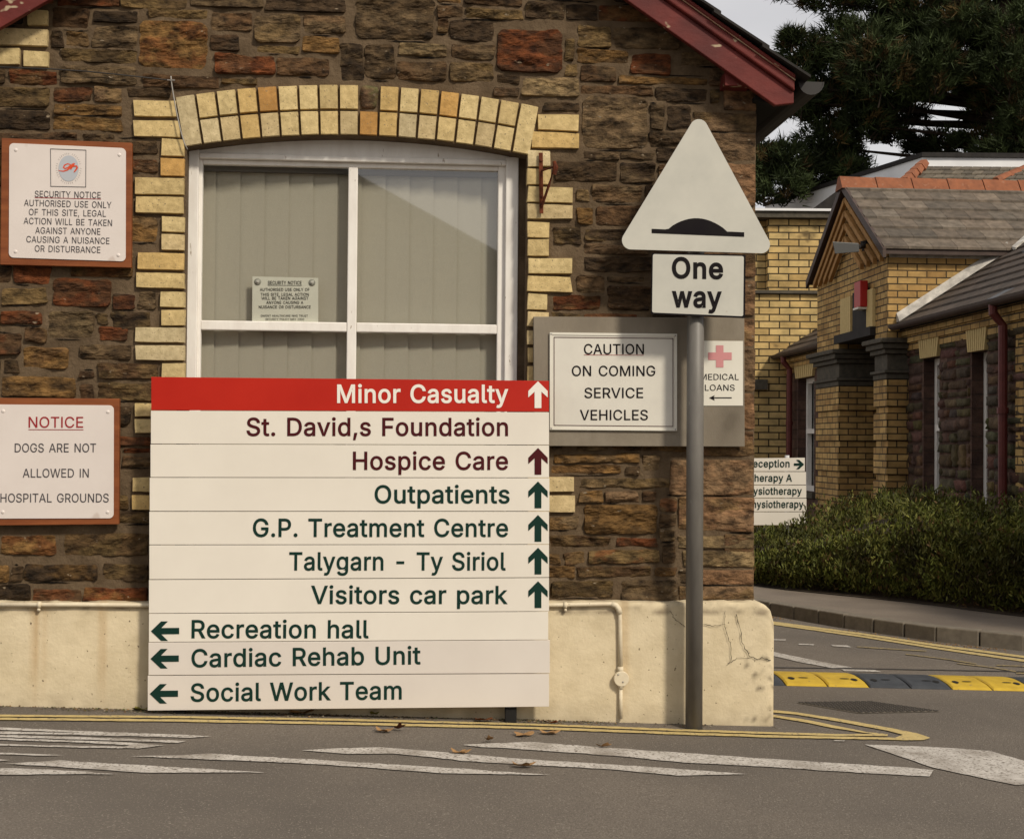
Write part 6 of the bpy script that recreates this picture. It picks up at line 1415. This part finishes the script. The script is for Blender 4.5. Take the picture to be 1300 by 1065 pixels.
# ================================================================== HEDGE
hb0 = gp(915, 735, KH); hb1 = gp(1000, 747, KH); hb2 = gp(1150, 762, KH); hb3 = gp(1300, 781, KH); hb4 = ext(hb2, hb3, 3.5)
front = [hb0, hb1, hb2, hb3, hb4]
NPR = np.random.RandomState(5)
def hedge_points(n):
    P = []; seg = [(front[i+1]-front[i]).length for i in range(4)]; tot_ = sum(seg)
    for _ in range(n):
        d = NPR.rand()*tot_; i = 0
        while d > seg[i]: d -= seg[i]; i += 1
        q = front[i].lerp(front[i+1], d/seg[i])
        dv = NPR.rand()**1.0
        P.append((q, dv, NPR.rand()))
    return P
def htop(x, dep):                                  # crown height above the ground, uneven
    return .62+.06*noise.noise(Vector((x*1.3, dep, 0)))+.05*noise.noise(Vector((x*4, dep*4, 2)))+.03*noise.noise(Vector((x*11, dep*9, 2)))
hg = thing('hedge', Vector((hb2.x, hb2.y, gz(hb2.x)+KH)), 'dense dark green clipped hedge along the pavement before the stone building', 'hedge')
V, F, C = [], [], []
DEPW = 2.6
perpd = Vector((.35, .94, 0))
Htop = {}
def target_h(q):                                   # height so that the top matches the uneven skyline of the hedge
    return q
def hedge_h(x):
    K_ = [(front[0].x, .28), (front[1].x, .34), (front[1].x+.25, .54), (front[2].x-.15, .75), (front[2].x+.35, .64), (front[3].x, .70), (front[4].x, .72)]
    if x <= K_[0][0]: return K_[0][1]
    for (a, u), (b, v) in zip(K_[:-1], K_[1:]):
        if x <= b: return u+(v-u)*(x-a)/(b-a)
    return K_[-1][1]
def add_blade(c, d, L_, w, col):
    d = d.normalized(); s = d.cross(Vector((NPR.rand()-.5, NPR.rand()-.5, NPR.rand()-.5))).normalized()*w
    k = len(V); V.extend([c-s*.5, c+s*.5, c+d*L_*.6+s*.6, c+d*L_, c+d*L_*.6-s*.6]); F.append((k, k+1, k+2, k+3, k+4)); C.extend([col]*5)
HP = hedge_points(19000)
for q, dv, rv in HP:
    mode = NPR.rand()
    dep = (dv*dv*DEPW) if mode > .45 else NPR.rand()*.14
    base_ = q+perpd*dep
    lx = base_.x
    h_ = hedge_h(q.x)+.03*min(1, dep)+.12*noise.noise(Vector((lx*1.5, base_.y*1.5, 0)))*2+.09*noise.noise(Vector((lx*7, base_.y*7, 2)))
    bulge = math.sqrt(max(0, min(1, dep/.30+.25)))
    if mode > .45: z = h_*bulge*(.88+.18*NPR.rand())+(.07*NPR.rand() if NPR.rand() < .12 else 0)
    else: z = h_*(.04+.86*rv); base_ = base_-perpd*(.13*math.sin(math.pi*min(1, rv))+.05*noise.noise(Vector((lx*5, 0, z*5))))
    c = Vector((base_.x, base_.y, gz(base_.x)+KH+z))
    g = .85+.75*noise.noise(Vector((lx*3.0, base_.y*3.0, z*4))); fr = rv if mode <= .45 else 1
    k = (.55+.6*NPR.rand())*g
    col = (.075*k+.012, .100*k, .018*k) if NPR.rand() > .34 else (.165*k, .165*k, .038*k)
    if NPR.rand() < .05: col = (.13*k, .075*k, .03*k)
    d = Vector((NPR.randn()*.45, NPR.randn()*.45-.15, .8+NPR.rand()*.6))
    for _ in range(4): add_blade(c+Vector((NPR.randn()*.016, NPR.randn()*.016, NPR.randn()*.016)), d+Vector((NPR.randn()*.5, NPR.randn()*.5, NPR.randn()*.4)), .028+.026*NPR.rand(), .0095, col)
mb = MB(); mb.V = V; mb.F = F; mb.C = C; mb.has = True
mb.build('foliage', MT['hedge'], hg, recalc=False)
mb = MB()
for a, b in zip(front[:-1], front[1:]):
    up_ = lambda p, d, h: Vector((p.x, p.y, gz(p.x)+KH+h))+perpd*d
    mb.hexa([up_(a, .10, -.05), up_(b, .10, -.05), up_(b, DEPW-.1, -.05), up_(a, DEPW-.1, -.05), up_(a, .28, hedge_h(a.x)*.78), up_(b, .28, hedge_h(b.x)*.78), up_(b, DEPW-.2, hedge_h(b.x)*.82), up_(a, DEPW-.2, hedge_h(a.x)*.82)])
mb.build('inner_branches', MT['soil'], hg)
mb = MB(); n = len(front); bedf = [Vector((p.x, p.y, gz(p.x)+KH+.004))-perpd*.10 for p in front]; bedb = [Vector((p.x, p.y, gz(p.x)+KH+.004))+perpd*6 for p in front]
mb.add(bedf+bedb, [(i, i+1, n+i+1, n+i) for i in range(n-1)]); o = mb.build('soil', MT['soil'], recalc=False); tag(o, kind='structure')
for p in o.data.polygons:
    if p.normal.z < 0: p.flip()

# ================================================================== PINE
DP_ = 31.0
pt0 = dp(1285, 565, DP_)
gzp = GB
pn = thing('pine_tree', Vector((pt0.x, pt0.y, gzp)), 'tall dark pine tree with spreading needle-clad boughs behind the slate roofs', 'tree')
def at(px, py, dd=0): return dp(px, py, DP_+dd)
tr = MB(); tp_ = [Vector((pt0.x, pt0.y, gzp)), at(1290, 300), at(1282, 150), at(1275, 20), at(1268, -90), at(1262, -230)]
tr.tube(tp_, [.42, .34, .28, .22, .15, .04], n=12)
trunk = tr.build('trunk', MT['bark'], pn, smooth=True)
pads = [  # px, py, depth offset, radius x, y (photo px), density
 (1020, 70, 0, 34, 22), (1052, 95, .6, 40, 34), (1005, 48, -.4, 12, 8), (1062, 50, .3, 32, 26), (1100, 62, -.8, 46, 38), (1100, 110, .4, 50, 36), (1150, 60, .8, 50, 40), (1195, 72, -.6, 55, 42), (1250, 65, .5, 55, 34), (1300, 70, 0, 55, 40), (1360, 70, 0, 60, 50),
 (1150, 110, -.9, 50, 26), (1205, 105, .9, 50, 24), (1255, 105, -.3, 45, 26), (1300, 120, .6, 50, 40), (1350, 130, .6, 60, 50), (1062, 140, .5, 52, 34), (1015, 125, -.2, 30, 22), (1030, 128, .8, 34, 20), (1100, 152, -.4, 32, 22), (1005, 105, -.3, 18, 12),
 (1050, 180, .3, 44, 24), (985, 140, .4, 26, 10), (1000, 210, 0, 50, 26), (960, 205, .4, 40, 26), (1040, 222, .5, 50, 30), (985, 240, -.4, 44, 18), (1080, 225, -.2, 26, 18), (1060, 205, 1.0, 40, 26), (930, 220, .5, 40, 34),
 (1150, 150, 1.2, 32, 12), (1130, 172, .2, 26, 8), (1195, 182, .2, 34, 14), (1250, 180, -.3, 44, 16), (1300, 180, .3, 44, 24), (1240, 150, 1.6, 18, 12), (1285, 150, 1.0, 24, 20), (1165, 186, .6, 20, 8),
 (1060, 2, 0, 42, 10), (1110, -8, .6, 56, 22), (1160, 5, -.4, 50, 20), (1215, 0, .4, 44, 14), (1020, -18, 0, 44, 14), (1270, -4, 0, 44, 14), (1140, -45, 0, 80, 30), (1240, -50, 0, 80, 34), (1200, -100, 0, 90, 34), (1330, -20, 0, 50, 30), (1340, -70, 0, 70, 40), (1300, -130, 0, 80, 36), (1240, -170, 0, 60, 30), (1290, 20, .8, 24, 10), (1140, 22, .8, 36, 12), (1180, 30, -.6, 40, 12), (1262, -215, 0, 34, 34), (1420, 60, 0, 60, 60), (1430, 0, 1, 60, 50), (1400, 170, 0, 60, 40),
 (1290, 45, -1.8, 46, 34), (1280, 90, -2.0, 46, 26), (1300, 150, -1.8, 34, 26), (1278, 195, -1.6, 40, 14), (1225, 30, -1.5, 40, 22), (1180, 90, -1.5, 46, 34), (1110, 85, -1.5, 44, 34), (1262, 128, -1.2, 26, 12)]
cr_V, cr_F, cr_C = [], [], []
pp = MPP_ = DP_/FPX
br = MB()
for i, (x, y, dd, rx_, ry_) in enumerate(pads):
    c = at(x, y, dd); rX, rZ = rx_*pp, ry_*pp; rY = max(rX, rZ)*1.0
    # bough from the trunk
    tt = None; zt4 = min(c.z+.4, tp_[-1].z-.3)
    for a, b in zip(tp_[:-1], tp_[1:]):
        if a.z <= c.z-.5 <= b.z: tt = a.lerp(b, (c.z-.5-a.z)/(b.z-a.z))
    tt = tt or tp_[2]
    br.mark(); m1 = tt.lerp(c, .5)+Vector((0, 0, -.15+.3*RNG.random())); br.tube([tt, m1, c-Vector((0, 0, rZ*.3))], [.075, .045, .015], n=6)
    nt_ = int(30+210*rX*rZ)
    for _ in range(nt_):
        u = NPR.randn(3); u /= np.linalg.norm(u); r_ = (.35+.65*NPR.rand()**.5)
        q = Vector((c.x+u[0]*rX*r_, c.y+u[1]*rY*r_, c.z+u[2]*rZ*r_))
        out = Vector((u[0], u[1], abs(u[2])*.6+.35))
        if NPR.rand() < .10: br.tube([q-out.normalized()*.35, q], [.018, .008], n=4, cap=False)
        k = (.5+.75*NPR.rand())*(1+.35*noise.noise(q*1.4)); col = (.036*k, .050*k, .017*k) if NPR.rand() > .12 else (.075*k, .050*k, .018*k)
        for _ in range(26):
            d = (out.normalized()*.9+Vector(NPR.randn(3)*.55)).normalized(); L_ = .15+.15*NPR.rand()
            s = d.cross(Vector(NPR.randn(3))).normalized()*.017; b0 = q+Vector(NPR.randn(3)*.05)
            k_ = len(cr_V); cr_V.extend([b0-s, b0+s, b0+d*L_]); cr_F.append((k_, k_+1, k_+2)); cr_C.extend([col]*3)
mb = MB(); mb.V = cr_V; mb.F = cr_F; mb.C = cr_C; mb.has = True
mb.build('crown', MT['pine'], pn, recalc=False)
br.build('bough', MT['bark'], pn, recalc=False)
for o in list(bpy.data.objects):
    if '_base' in o: del o['_base']
print('faces', sum(len(o.data.polygons) for o in bpy.data.objects if o.type == 'MESH'))
